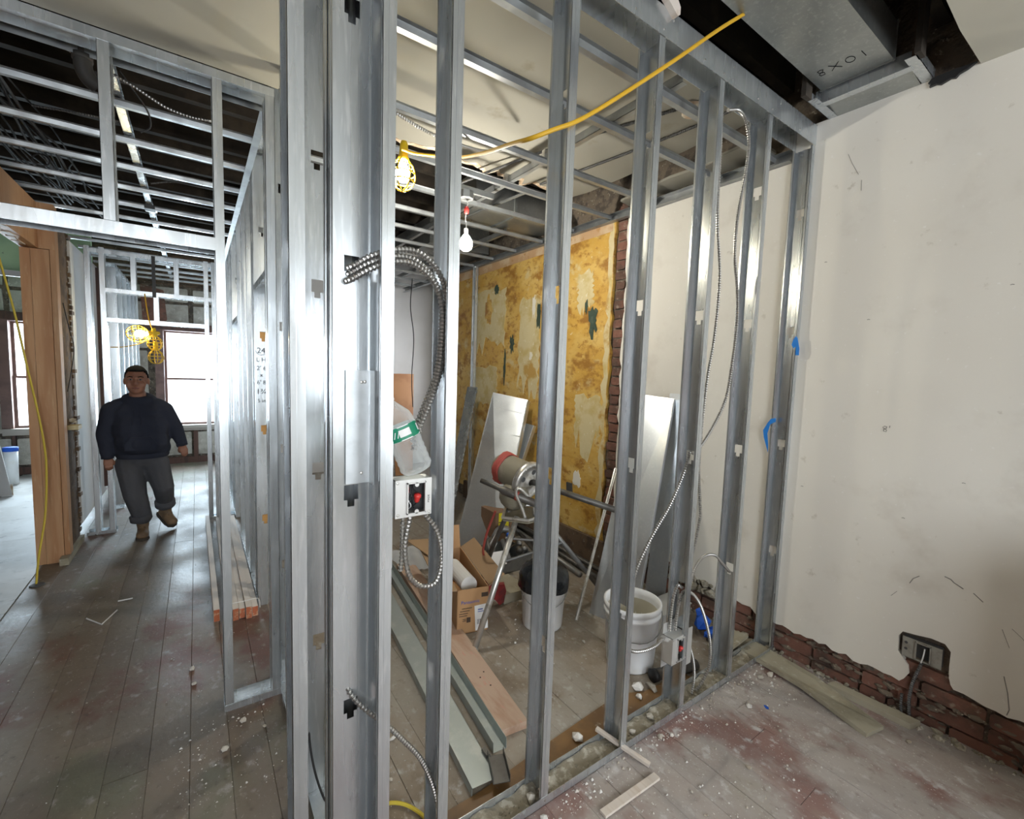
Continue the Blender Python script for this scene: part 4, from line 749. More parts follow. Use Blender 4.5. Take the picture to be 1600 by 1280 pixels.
# ------------------------------------------------------------------ things in the cluttered room
def bucket(name, label, c, r0, r1, h, bag=False, red=False):
    t = thing(name, label, 'bucket', (c[0], c[1], 0)); T = Matrix.Translation((c[0], c[1], 0))
    obj('pail', MB().lathe([(0, .002), (r0, .002), (r0 + .003, .01), (r1, h - .06), (r1 + .006, h - .058), (r1 + .006, h - .045), (r1, h - .043), (r1, h - .03), (r1 + .007, h - .028), (r1 + .008, h), (r1 - .002, h), (r1 - .004, h - .03), (r0 - .004, .012), (0, .012)], 32, T), WHITEP, t, True)
    pts = []
    for i in range(13):
        a = PI * i / 12; dx = math.cos(a); pts.append(Vector((c[0], c[1], 0)) + Vector((.82, -.57, 0)) * (dx * (r1 + .012)) + Vector((-.57, -.82, 0)) * (.012 + .9 * math.sin(a) * (r1 + .015)) + Vector((0, 0, h - .05 - .10 * math.sin(a))))
    obj('bail_handle', MB().tube(pts, .0025, 6), GALVC, t)
    if bag:
        mb = MB(); n = 30
        for i in range(9):
            f = i / 8; z = h - .075 + f * .15; rr = (r1 + .012) * (1.04 if f < .45 else math.sqrt(max(0, 1 - ((f - .45) / .58) ** 2)) * 1.03)
            for j in range(n):
                a = 2 * PI * j / n; q = 1 + .06 * noise.noise(Vector((math.cos(a) * 4, math.sin(a) * 4, f * 5)))
                mb.v.append(Vector((c[0] + rr * q * math.cos(a), c[1] + rr * q * math.sin(a), z + .012 * noise.noise(Vector((math.cos(a) * 5, math.sin(a) * 5, f * 7 + 3))))))
        for i in range(8):
            for j in range(n): mb.f.append((i * n + j, i * n + (j + 1) % n, (i + 1) * n + (j + 1) % n, (i + 1) * n + j))
        mb.f.append(tuple(8 * n + j for j in range(n)))
        obj('bin_liner', mb, BAGBL, t, True)
    if red:
        mb = MB()
        for z in (0.195, 0.165):
            a0, a1 = -2.42, -2.10; rr = r0 + (r1 - r0) * z / h + .0015
            for i in range(6):
                a = a0 + (a1 - a0) * i / 5
                for zz in (z, z + .016): mb.v.append(Vector((c[0] + rr * math.cos(a), c[1] + rr * math.sin(a), zz)))
        for k in (0, 12):
            for i in range(5): mb.f.append((k + 2 * i, k + 2 * i + 2, k + 2 * i + 3, k + 2 * i + 1))
        obj('printed_stripe', mb, REDP, t)
        obj('mortar_residue', MB().lathe([(0, .04), (r0, .04), (r1 - .012, h * .6), (r1 - .008, h - .05)], 24, T), mat('mortar_residue', (.55, .52, .42), .8), t, True)
    return t
bucket('bucket', 'white bucket topped with a black bin liner behind the second stud', (1.675, 2.0), .115, .132, .31, bag=True)
bucket('bucket', 'open white bucket with red stripes behind the second right stud', (1.845, 1.475), .118, .140, .335, red=True)

# cardboard box (open, flaps up) with a paper roll
CB = frame((1.175, 2.155, 0.002), (0.15, -0.035, 0), (0.04, 1, 0))   # local x = short face, y = length, z = up
t = thing('cardboard_box', 'open cardboard carton with printed blue lettering behind the first stud', 'box', CB.translation)
w, l, h = .19, .62, .26
obj('carton_end', MB().box(0, w, 0, .006, 0, h).xf(CB), CARD, t); obj('carton_end', MB().box(0, w, l - .006, l, 0, h).xf(CB), CARD, t)
obj('carton_side', MB().box(0, .006, 0, l, 0, h).xf(CB), CARD, t); obj('carton_side', MB().box(w - .006, w, 0, l, 0, h).xf(CB), CARD, t); obj('carton_bottom', MB().box(0, w, 0, l, 0, .006).xf(CB), CARD, t)
obj('flap', MB().obox((w + .05, l * .5, h + .03), Vector((.85, 0, .5)), Vector((0, 1, 0)), Vector((-.5, 0, .85)), .055, l * .49, .003).xf(CB), CARDI, t)
obj('flap', MB().obox((-.045, l * .5, h + .005), Vector((1, 0, -.15)).normalized(), Vector((0, 1, 0)), Vector((.15, 0, 1)).normalized(), .05, l * .49, .003).xf(CB), CARDI, t)
obj('flap', MB().obox((w * .5, l + .02, h + .07), Vector((1, 0, 0)), Vector((0, .3, .95)), Vector((0, -.95, .3)), w * .48, .08, .003).xf(CB), CARD, t)
FM = CB @ frame((w / 2, -.001, 0), (1, 0, 0), (0, 0, 1))
obj('printed_name', text_mesh('Panasonic', .028, FM @ Matrix.Translation((-.015, .185, 0))), INKB, t)
for i, (tx, dx, dz, sz) in enumerate((('EY-4G4060', -.035, .15, .014), ('MADE IN CHINA', -.045, .135, .010), ('LITHIUM', -.05, .12, .010), ('NET WEIGHT', -.05, .107, .010), ('CARTON 4 OF 6', -.055, .02, .009))):
    if i in (0, 1, 2, 3): obj('printed_line', MB().box(dx - .03, dx + .03 - i * .004, dz - .002, dz + .002, 0, .0006).xf(FM), INKBR, t)
obj('printed_symbol', MB().box(-.035, -.012, .065, .095, 0, .0006).box(-.06, -.04, .085, .088, 0, .0006).box(-.06, -.04, .075, .078, 0, .0006).xf(FM), INKBR, t)
obj('dark_corner_print', MB().box(.05, .09, .205, .23, 0, .0006).xf(FM), INKBR, t)
lb = obj('shipping_label', MB().obox((.052, .085, .0008), Vector((1, .06, 0)).normalized(), Vector((-.06, 1, 0)).normalized(), Vector((0, 0, 1)), .038, .075, .0006).xf(FM), WHITEPA, t)
for i in range(12): obj('barcode_bar', MB().box(.028 + i * .004, .028 + i * .004 + (.0015, .0025, .001)[i % 3], .045, .075, .0014, .0018).xf(FM), INK, lb)
obj('label_text_line', MB().box(.03, .06, .13, .136, .0014, .0018).box(.03, .075, .118, .122, .0014, .0018).xf(FM), INKB, lb)
single('paper_roll', MB().tube([CB @ Vector((.10, .10, .235)), CB @ Vector((.085, .42, .215))], .05, 20), CLOTHW, 'white paper roll lying in the open cardboard carton', 'paper roll')
single('cardboard_sheet', MB().prism([(1.18, 2.92), (1.36, 2.86), (1.30, 2.62), (1.22, 2.60)], .285, .290, lambda a, b, t_: (a, b, t_ + .15 * (b - 2.6) * .3)), CARDI, 'loose flattened cardboard piece on the far end of the carton', 'cardboard')

# red steel plate, dark block behind the carton
single('red_toolbox_end', MB().prism([(1.46, .10), (1.47, .155), (1.60, .135), (1.615, .09), (1.60, .015), (1.565, .004), (1.53, .05)], 2.30, 2.33, lambda a, b, t_: (a + (t_ - 2.3) * .5, t_, b)), REDM, 'bent red steel plate end on the floor beside the carton', 'steel plate')
single('wood_block', MB().box(1.60, 1.80, 2.30, 2.55, 0, .06), GREYB, 'low dusty wooden block behind the red plate', 'wood block')

# flat stock on the floor
TA = frame((0.816, 1.255, 0), (1, -.10, 0), (.10, 1, 0))
single('steel_track', MB().box(-.052, .052, 0, 2.1, .031, .0325).box(-.052, -.0505, 0, 2.1, 0, .0325).box(.0505, .052, 0, 2.1, 0, .0325).xf(TA), mat('dusty_track_steel', (.42, .46, .44), .5, .55, layers=[(9, (.50, .53, .50), .5, .7)]), 'upside-down grey steel track lying on the room floor, nearest the corner post', 'steel track')
TB = frame((0.955, 1.37, 0), (1, -.105, 0), (.105, 1, 0))
single('steel_track', MB().box(-.03, .03, 0, 1.9, .001, .0025).box(-.03, -.0285, 0, 1.9, .001, .045).box(.0285, .03, 0, 1.9, .001, .045).xf(TB), bpy.data.materials['dusty_track_steel'], 'open steel channel lying between the grey track and the raw plank', 'steel channel')
TP = frame((1.055, 1.41, 0), (1, -.12, 0), (.115, 1, 0))
pk = single('plank', MB().box(-.062, .062, 0, 1.75, .001, .036).xf(TP), PLANK, 'raw pinkish wooden plank lying on the room floor beside the steel channel', 'plank')
for x, y in ((-.01, .33), (.022, .36), (.012, .26), (-.03, .9), (.03, 1.0)): obj('nail_hole', MB().lathe([(0, .0362), (.004, .0362), (.004, .0367), (0, .0367)], 8, TP @ Matrix.Translation((x, y, 0))), INK, pk)
br = thing('stud_offcut', 'short dark steel stud offcut on the near end of the grey track', 'steel offcut', (0.86, 1.27, 0.03))
obj('offcut_web', MB().obox((0.885, 1.275, .036), Vector((.93, -.37, 0)), Vector((.37, .93, 0)), Vector((0, 0, 1)), .03, .06, .001), STEELP, br)
obj('offcut_flange', MB().obox((0.857, 1.287, .05), Vector((.93, -.37, 0)), Vector((.37, .93, 0)), Vector((0, 0, 1)), .001, .06, .015), STEELP, br); obj('offcut_flange', MB().obox((0.913, 1.263, .05), Vector((.93, -.37, 0)), Vector((.37, .93, 0)), Vector((0, 0, 1)), .001, .06, .015), STEELP, br)
obj('offcut_tab', MB().obox((0.88, 1.355, .042), Vector((1, 0, 0)), Vector((0, 1, 0)), Vector((0, 0, 1)), .008, .02, .006), STEELP, br)
single('floor_strip', MB().prism([(0.42, 1.195), (2.0, 1.195), (2.0, 1.26), (1.72, 1.275), (1.6, 1.33), (1.35, 1.31), (1.1, 1.29), (0.8, 1.26), (0.42, 1.26)], 0.0012, 0.004, lambda a, b, t_: (a, b, t_)), STRIPB, 'brown varnished strip of old flooring along the inside of the near track', 'floor strip')

# leaning sheet metal
def lean(name, label, a, b, c, d, mt, th=.0015, fold=None, bends=(), group=None):   # a,b = foot left/right, c,d = top right/left
    a, b, c, d = map(Vector, (a, b, c, d)); n = (b - a).cross(d - a).normalized() * th
    t = thing(name, label, 'sheet metal', (a + b) / 2, group)
    mb = MB(); mb.v = [a, b, c, d, a + n, b + n, c + n, d + n]; mb.f = [(3, 2, 1, 0), (4, 5, 6, 7), (0, 1, 5, 4), (1, 2, 6, 5), (2, 3, 7, 6), (3, 0, 4, 7)]
    obj('sheet', mb, mt, t)
    for f in bends:   # cross-break seams
        p, q = a + (d - a) * f, b + (c - b) * f
        obj('seam', MB().bar(p + n * 2, q + n * 2, .004, .003, n), mt, t)
    if fold:
        for (p, q), s in zip(((a, d), (b, c)), (1, 1)):
            obj('edge_fold', MB().obox((p + q) / 2 - n.normalized() * fold * .5, (b - a).normalized(), (q - p).normalized(), n.normalized(), .0012, (q - p).length / 2, fold * .5), mt, t)
    return t
lean('duct_sheet', 'wide bright folded duct sheet leaning on the ochre wall behind the threading tool', (1.81, 3.37, 0), (2.0, 3.0, 0), (2.50, 3.31, 1.25), (2.30, 3.60, 1.305), DUCT, fold=.05, bends=(.12, .33, .55, .74, .9))
lean('duct_sheet', 'narrow bright duct sheet leaning on the ochre wall right of the wide one', (2.15, 3.55, 0), (2.20, 3.32, 0), (2.53, 3.25, 1.02), (2.52, 3.45, 1.03), DUCT, fold=.04, bends=(.75,))
lean('metal_sheet', 'tall dull grey metal sheet leaning on the white wall behind the open bucket', (2.0, 1.93, 0), (2.085, 1.65, 0), (2.555, 1.80, 1.36), (2.545, 2.09, 1.375), DUCT, fold=.03, bends=(.36, .6, .93))
lean('metal_sheet', 'narrow metal sheet leaning on the white wall right of the tall grey one', (2.36, 1.80, 0), (2.38, 1.66, 0), (2.590, 1.735, 1.393), (2.590, 1.86, 1.393), DUCT, bends=(.4,))
t = lean('slotted_track', 'pale slotted deflection track leaning on the ochre wall behind the first stud', (1.78, 3.62, 0), (1.83, 3.56, 0), (2.42, 4.10, 1.33), (2.36, 4.20, 1.33), GALV, fold=.03)
for i in range(26):
    f = i / 26; obj('slot_tooth', MB().obox(Vector((1.83, 3.56, 0.02)).lerp(Vector((2.42, 4.10, 1.33)), f), Vector((.6, -.6, 0)).normalized(), Vector((.4, .36, .9)).normalized(), Vector((0, 0, 1)), .008, .012, .002), GALV, t)
single('angle_strip', MB().bar((1.873, 1.915, 0.0), (2.37, 2.10, 0.86), .022, .004, (-.3, .9, 0)).bar((1.873, 1.915, 0.0), (2.37, 2.10, 0.86), .003, .02, (-.3, .9, 0)), BRIGHT, 'thin worn metal angle strip leaning in front of the tall grey sheet', 'metal strip')
lean('plywood', 'brown plywood panel leaning at the far end of the cluttered room', (2.25, 6.0, 0), (2.50, 6.0, 0), (2.66, 6.40, 1.42), (2.30, 6.40, 1.42), BROWNB, th=.02)
for xx, yy_, lb in ((2.50, 5.2, 'bright steel stud standing free before the white far wall'), (2.52, 4.36, 'single steel stud standing free in front of the ochre wall')):
    single('loose_stud', stud_mb(2.64, holes=(0.6, 1.2, 1.8, 2.3), fn=lambda u, v, z: (xx + u, yy_ + v, z), z0=0.0, D=0.065), GALV, lb, 'steel stud')
single('hanging_wire', cord([(2.3, 5.6, 2.66), (2.28, 5.6, 2.3), (2.33, 5.6, 1.9), (2.31, 5.6, 1.4), (2.33, 5.6, 1.0)], .006, 6), BLACKCABLE, 'single grey wire hanging from the far room ceiling', 'wire')

# pipes on the floor by the ochre wall
pr_ = random.Random(5)
for i, (a, b, rr, lb) in enumerate((((2.30, 2.33, .02), (2.52, 3.9, .02), .02, 'nearest dark pipe on the floor along the ochre wall'), ((2.36, 2.12, .02), (2.56, 3.8, .02), .02, 'second dark pipe on the floor along the ochre wall'), ((2.42, 2.10, .055), (2.50, 3.9, .055), .018, 'dark pipe lying on top of the others by the ochre wall'), ((2.48, 2.2, .02), (2.57, 3.6, .02), .018, 'dark pipe nearest the foot of the ochre wall'), ((2.18, 2.55, .018), (2.44, 3.3, .018), .018, 'short dark pipe on the floor left of the long pipes'))):
    mb = MB().tube([a, b], rr, 14); single('steel_pipe', mb, GREYPIPE if i in (0, 3) else STEELP, lb, 'pipe', 'pipes along the ochre wall', True)
single('wall_plank', MB().bar((2.555, 2.35, .11), (2.575, 4.6, .11), .03, .2), LATH, 'long dusty board standing at the foot of the ochre wall', 'board')
single('wall_outlet', MB().obox((2.592, 2.80, .52), Vector((0, 1, 0)), Vector((0, .1, 1)).normalized(), Vector((1, 0, 0)), .03, .055, .010), BOXDK, 'old dark outlet plate low on the ochre wall', 'outlet')

# tripod stand with power pipe threader
tv = thing('tripod_stand', 'worn steel tripod vise stand carrying the pipe threading tool', 'tripod stand', (1.6, 2.15, 0))
obj('leg', MB().tube([(1.535, 2.10, .65), (1.36, 2.03, .34), (1.182, 1.969, .005)], .017, 12), BRIGHT, tv, True)
obj('leg', MB().tube([(1.58, 2.25, .64), (1.60, 2.45, .34), (1.655, 2.67, .005)], .016, 12), STEELP, tv, True)
obj('leg', MB().tube([(1.72, 2.14, .64), (2.0, 2.09, .31), (2.26, 2.045, .005)], .016, 12), GREYPIPE, tv, True)
obj('foot', MB().lathe([(0, .0), (.026, .0), (.026, .015), (.018, .03), (0, .03)], 12, Matrix.Translation((1.182, 1.969, 0))), BRIGHT, tv)
obj('tray', MB().prism([(1.46, 2.14), (1.56, 2.02), (1.82, 2.06), (1.84, 2.2), (1.62, 2.34)], .625, .632, lambda a, b, z: (a, b, z)), TOOLGR, tv)
obj('tray_rim', MB().tube([(p[0], p[1], .645) for p in ((1.46, 2.14), (1.56, 2.02), (1.82, 2.06), (1.84, 2.2), (1.62, 2.34), (1.46, 2.14))], .010, 8), BRIGHT, tv)
obj('brace', MB().tube([(1.90, 2.10, .42), (1.63, 2.35, .42)], .009, 8), GREYPIPE, tv); obj('brace', MB().tube([(1.90, 2.10, .42), (1.40, 2.05, .42)], .008, 8), GREYPIPE, tv)
obj('vise_frame', MB().tube(spline([(1.56, 2.05, .645), (1.535, 2.06, .72), (1.50, 2.07, .80), (1.52, 2.06, .83), (1.60, 2.04, .74), (1.62, 2.04, .66)], 5), .010, 8), BRIGHT, tv, True)
pt = thing('pipe_threader', 'dusty power pipe threader with a bolted die head and red cord', 'power tool', (1.6, 2.15, .65))
AX = Vector((0.045, -0.25, -0.06)).normalized(); BM = frame((1.585, 2.36, 0.905), AX.orthogonal(), AX.cross(AX.orthogonal()))
obj('motor_body', MB().lathe([(0, -.02), (.07, -.015), (.085, .02), (.095, .08), (.10, .16), (.105, .22), (.11, .235), (0, .235)], 28, BM), TOOLGR, pt, True)
hd = obj('die_head', MB().lathe([(.02, .225), (.118, .225), (.122, .235), (.122, .258), (.112, .266), (.098, .262), (.094, .255), (.04, .255), (.03, .27), (.02, .27)], 32, BM), BRIGHT, pt, True)
for k in range(18): obj('bolt', MB().lathe([(0, 0), (.006, 0), (.006, .005), (0, .006)], 8, BM @ Matrix.Translation((.108 * math.cos(k * PI / 9), .108 * math.sin(k * PI / 9), .263))), BRIGHT, hd)
for k in range(4): obj('die_slot', MB().lathe([(0, 0), (.016, 0), (.016, .003), (0, .003)], 12, BM @ Matrix.Translation((.062 * math.cos(k * PI / 2 + .4), .062 * math.sin(k * PI / 2 + .4), .254))), BOXDK, hd)
obj('cord_wrap', MB().tube([BM @ Vector(((.098 + .004 * math.sin(5 * q)) * math.cos(q), (.098 + .004 * math.sin(5 * q)) * math.sin(q), .02 + .012 * q / 6.28)) for q in [i * .3 for i in range(84)]], .0075, 8), REDC, pt, True)
obj('handle', MB().tube([(1.375, 2.26, .852), (1.45, 2.17, .815), (1.47, 2.15, .803), (1.60, 1.99, .742)], [.014, .016, .026, .022], 14), STEELP, pt, True)
obj('handle_ring', MB().tube([(1.515, 2.092, .783), (1.525, 2.08, .778)], .028, 14), REDC, pt, True)
obj('gear_case', MB().ell((1.56, 2.17, .755), .09, .10, .085), TOOLGR, pt, True)
single('threaded_pipe', MB().lathe([(.0, -.30), (.018, -.30), (.018, .34), (.012, .34), (.012, .30), (0, .30)], 16, frame((1.755, 1.94, .805), Vector((.33, -.48, -.12)).orthogonal(), Vector((.33, -.48, -.12)).cross(Vector((.33, -.48, -.12)).orthogonal()))), STEELP, 'dark steel pipe clamped through the die head of the threader', 'pipe', None, True)
obj('power_cord', cord([(1.50, 2.28, .64), (1.47, 2.32, .5), (1.48, 2.38, .36), (1.54, 2.45, .26), (1.58, 2.50, .12), (1.60, 2.50, .01)], .008, 8), REDC, pt)
single('paper_tag', MB().prism([(1.60, .34), (1.645, .40), (1.66, .33), (1.62, .27)], 2.49, 2.492, lambda a, b, z: (a, z, b)), WHITEPA, 'white diamond paper tag behind the tripod leg', 'tag')
single('paper_sheet', MB().obox((1.78, 2.66, .135), Vector((1, -.1, 0)).normalized(), Vector((0, .6, .8)), Vector((0, -.8, .6)), .06, .05, .001), WHITEPA, 'white paper sheet on the box of pipe fittings', 'paper')

# box of fittings, carton with yellow label
fb = thing('fittings_box', 'open grey steel box heaped with pipe fittings on the room floor', 'metal box', (1.93, 2.8, 0))
obj('box_wall', MB().box(1.76, 2.10, 2.66, 2.664, 0.0, .115), GALVC, fb); obj('box_wall', MB().box(1.76, 2.10, 2.976, 2.98, 0.0, .115), GALVC, fb)
obj('box_wall', MB().box(1.76, 1.764, 2.66, 2.98, 0.0, .115), GALVC, fb); obj('box_wall', MB().box(2.096, 2.10, 2.66, 2.98, 0.0, .115), GALVC, fb); obj('box_floor', MB().box(1.76, 2.10, 2.66, 2.98, 0.0, .006), GALVC, fb)
fl = ['grey elbow fitting on the left of the heaped box', 'short pipe stub leaning out of the front of the box', 'long pipe offcut resting across the heaped box', 'dark elbow at the back of the heaped box', 'ring coupling at the front right of the box', 'second ring coupling at the box edge', 'stubby nipple in the middle of the heap', 'pipe offcut poking up at the left of the heap', 'dark tee fitting on top of the heap', 'short grey nipple at the right of the heap']
fp = [[(1.80, 2.80, .14), (1.82, 2.86, .18), (1.88, 2.88, .19)], [(1.86, 2.62, .115), (1.93, 2.82, .19)], [(1.83, 2.72, .13), (2.08, 2.80, .16)], [(1.92, 2.92, .18), (1.97, 2.92, .24), (2.04, 2.90, .23)], [(1.99, 2.67, .14), (2.0, 2.71, .15)], [(2.06, 2.69, .13), (2.065, 2.73, .14)], [(1.95, 2.78, .17), (2.0, 2.82, .19)], [(1.79, 2.72, .10), (1.80, 2.78, .21)], [(2.02, 2.82, .19), (2.02, 2.88, .21), (2.06, 2.9, .21)], [(2.05, 2.76, .15), (2.09, 2.82, .17)]]
for i, (p, l_) in enumerate(zip(fp, fl)):
    single('pipe_fitting', MB().tube(spline(p, 5) if len(p) > 2 else p, (.026, .018, .008, .03, .026, .024, .022, .018, .026, .02)[i], 14), GREYPIPE if i % 2 else STEELP, l_, 'pipe fitting', 'pipe fittings in the steel box', True)
single('blue_plug', MB().lathe([(0, 0), (.03, 0), (.03, .03), (.02, .035), (0, .035)], 14, Matrix.Translation((1.98, 2.79, .215))), BLUER, 'small blue cap on top of the heaped pipe fittings', 'cap')
t = thing('carton', 'small brown carton with a yellow label behind the tripod stand', 'box', (2.08, 3.12, 0))
obj('carton_body', MB().box(1.99, 2.19, 3.02, 3.25, 0.001, .34), mat('dull_brown_carton', (.20, .12, .07), .8), t); obj('label', MB().box(2.02, 2.12, 3.016, 3.0195, .18, .335), YELT, t); obj('printed_band', MB().box(2.02, 2.12, 3.0145, 3.016, .255, .262), INKBR, t)
# crumpled plastic film
mb = MB(); n = 26
for i in range(n):
    for j in range(14):
        x = 1.22 + .5 * i / (n - 1); y = 3.05 + .42 * j / 13 - (x - 1.22) * .3; e = math.sin(PI * i / (n - 1)) * math.sin(PI * j / 13)
        mb.v.append(Vector((x, y, .012 + .15 * e * (0.65 + .6 * noise.noise(Vector((x * 9, y * 9, 2)))) + .02 * abs(noise.noise(Vector((x * 30, y * 30, 5)))))))
for i in range(n - 1):
    for j in range(13): mb.f.append((i * 14 + j, (i + 1) * 14 + j, (i + 1) * 14 + j + 1, i * 14 + j + 1))
single('plastic_bag', mb, FILM, 'crumpled clear plastic bag on the floor beyond the cardboard carton', 'plastic bag', None, True)

# things along the white wall behind the right bays
single('blue_rag', MB().rock((2.42, 1.42, .06), .05, 61, 1.1).rock((2.40, 1.36, .03), .04, 62, .7).rock((2.46, 1.37, .025), .04, 63, .6).rock((2.43, 1.45, .11), .022, 64, 1.4), BLUER, 'crumpled bright blue rag on the floor by the white wall', 'rag')
gb = thing('steel_enclosure', 'grey steel enclosure box on the floor behind the low outlet box', 'metal box', (2.27, 1.55, 0))
obj('enclosure_body', MB().box(2.14, 2.40, 1.49, 1.64, 0.001, .15), BOXST, gb); obj('enclosure_lip', MB().box(2.135, 2.405, 1.485, 1.645, .15, .156), BOXST, gb); obj('latch', MB().lathe([(0, 0), (.008, 0), (.008, .003), (0, .003)], 10, Matrix.Translation((2.33, 1.55, .156))), BOXDK, gb)
bt = thing('black_tube', 'black rubber tube lying on the floor inside the near track', 'tube', (1.95, 1.30, 0))
obj('tube_body', MB().tube([(1.83, 1.30, .028), (2.08, 1.24, .028)], .027, 14), STEELP, bt, True); obj('tube_cap', MB().tube([(1.81, 1.305, .028), (1.835, 1.299, .028)], .031, 14), BLACKP, bt, True)
bl = thing('leaning_board', 'long weathered board lying flat along the foot of the white wall', 'board', (2.4, .9, 0))
obj('board', MB().prism([(2.30, .58), (2.42, .555), (2.50, .86), (2.585, 1.21), (2.52, 1.26), (2.44, 1.24), (2.36, .86)], .010, .028, lambda a, b, z: (a, b, z + .012 * math.sin(b * 9))), GREYB, bl)
single('batten_scrap', MB().prism([(2.50, .80), (2.55, .79), (2.575, .47), (2.515, .49)], .002, .03, lambda a, b, z: (a, b, z)), GREYB, 'short yellowed batten under the long board at the white wall', 'batten')
single('board_scrap', MB().prism([(2.24, 1.19), (2.52, 1.20), (2.50, 1.30), (2.26, 1.29)], .034, .05, lambda a, b, z: (a, b, z + (a - 2.24) * .05)), GREYB, 'weathered board end wedged behind the last free stud', 'board')

# water bottle standing on the wired box
BT = frame((0.490, 1.133, 1.222), (1, 0, 0), (0, 1, 0)) @ Matrix.Rotation(-.37, 4, 'Y') @ Matrix.Rotation(-.14, 4, 'X')
t = thing('water_bottle', 'clear plastic water bottle with green label leaning on the wired steel box', 'bottle', (0.487, 1.133, 1.214))
R_ = .044
prof = [(0, .010), (.012, .004), (.024, .000), (.036, .004), (R_, .016)] + [(R_ - (.002 if i % 2 else 0), .022 + i * .008) for i in range(9)] + [(R_, .098), (R_, .145), (R_ - .001, .152), (R_ - .004, .165), (.028, .182), (.018, .196), (.0135, .203), (.0135, .212)]
obj('bottle_body', MB().lathe(prof, 28, BT), PET, t, True); obj('cap', MB().lathe([(.0155, .206), (.0155, .220), (0, .220)], 16, BT), WHITEP, t, True)
obj('label', MB().lathe([(R_ + .0006, .100), (R_ + .0006, .138)], 28, BT), WHITEPA, t, True)
mb = MB()
for a0, a1 in ((-2.75, -2.05), (-1.35, -.75)):
    k = len(mb.v)
    for i in range(8):
        a = a0 + (a1 - a0) * i / 7
        for z in (.1005, .1375): mb.v.append(BT @ Vector(((R_ + .0012) * math.cos(a), (R_ + .0012) * math.sin(a), z)))
    for i in range(7): mb.f.append((k + 2 * i, k + 2 * i + 2, k + 2 * i + 3, k + 2 * i + 1))
for zc in (.106, .132):
    k = len(mb.v)
    for i in range(29):
        a = 2 * PI * i / 28
        for z in (zc - .0035, zc + .0035): mb.v.append(BT @ Vector(((R_ + .0010) * math.cos(a), (R_ + .0010) * math.sin(a), z)))
    for i in range(28): mb.f.append((k + 2 * i, k + 2 * i + 2, k + 2 * i + 3, k + 2 * i + 1))
obj('label_print', mb, LABELG, t)
for i, a_ in enumerate((-2.62, -2.42, -2.2)): obj('label_stripe', MB().tube([BT @ Vector(((R_ + .0016) * math.cos(a_ + .10 * q_), (R_ + .0016) * math.sin(a_ + .10 * q_), .111 + .008 * q_)) for q_ in range(3)], .0012, 5), WHITEPA, t)

# ------------------------------------------------------------------ hall floor things
LB = [(.066, 3.012, 4.99, .010, 'separate pale strip at the left of the tied lumber bundle')] + [(.125 + .033 * i, 2.955 + .012 * (i % 3), 4.93, .0, n_ + ' strip of the tied lumber bundle in the hall') for i, n_ in enumerate(('leftmost', 'second', 'third', 'fourth', 'rightmost'))]
for i, (x, y0, y1, dx, lb) in enumerate(LB):
    t = thing('lumber_strip', lb, 'lumber', (x, (y0 + y1) / 2, 0), 'pale lumber strips in the hall'); hz = .03 if i % 2 else .036; b0 = .001
    wd = .015; x2 = x - .012 if i == 0 else x - (x - .2) * .12
    obj('strip_body', MB().prism([(0, 0)], 0, 0, lambda a, b, c: (a, b, c)) if False else MB().obox(((x + x2) / 2, (y0 + y1) / 2, b0 + hz), Vector((1, 0, 0)), Vector((x2 - x, y1 - y0, 0)).normalized(), Vector((0, 0, 1)), wd, (y1 - y0) / 2, hz), PINEL, t)
    obj('painted_end', MB().box(x - wd + .001, x + wd - .001, y0 - .003, y0, b0 + .002, b0 + 2 * hz - .002), ENDRED, t)
single('string', MB().tube(spline([(.10, 3.03, .076), (.14, 3.03, .080), (.20, 3.03, .078), (.27, 3.03, .078), (.285, 3.03, .06), (.287, 3.02, .02)], 5), .002, 6), WHITEPA, 'white string tied over the lumber bundle', 'string')
for i, (pts, lb) in enumerate(((((-0.55, 3.42), (-0.47, 3.30), (-0.42, 3.45)), 'bent white wire twist on the hall floor left of the lumber'), (((-0.43, 3.58), (-0.36, 3.58)), 'short white stick on the hall floor above the wire twist'))):
    single('white_scrap', MB().tube([(a, b, .005) for a, b in pts], .004, 6), WHITEPA, lb, 'scrap')
ds = thing('drywall_sheet', 'drywall sheet leaning in the left room by the far window', 'drywall sheet', (-1.75, 7.0, 0))
obj('sheet', MB().prism([(-2.3, 0), (-1.66, 0), (-1.70, .3), (-1.78, .9), (-2.3, .9)], 6.98, 7.0, lambda a, b, z: (a, z, b)), DRYW, ds); obj('torn_edge', MB().box(-1.672, -1.655, 6.985, 6.995, 0.0, .12), PLEDGE, ds)
t = thing('blue_bucket', 'small white pail with a blue lid behind the drywall sheet in the left room', 'bucket', (-1.80, 7.6, 0))
obj('pail', MB().lathe([(0, 0), (.055, 0), (.06, .40), (0, .40)], 18, Matrix.Translation((-1.80, 7.6, 0))), WHITEP, t, True); obj('lid', MB().lathe([(0, .44), (.066, .44), (.066, .395), (.06, .395)], 18, Matrix.Translation((-1.80, 7.6, 0))), BLUER, t, True)

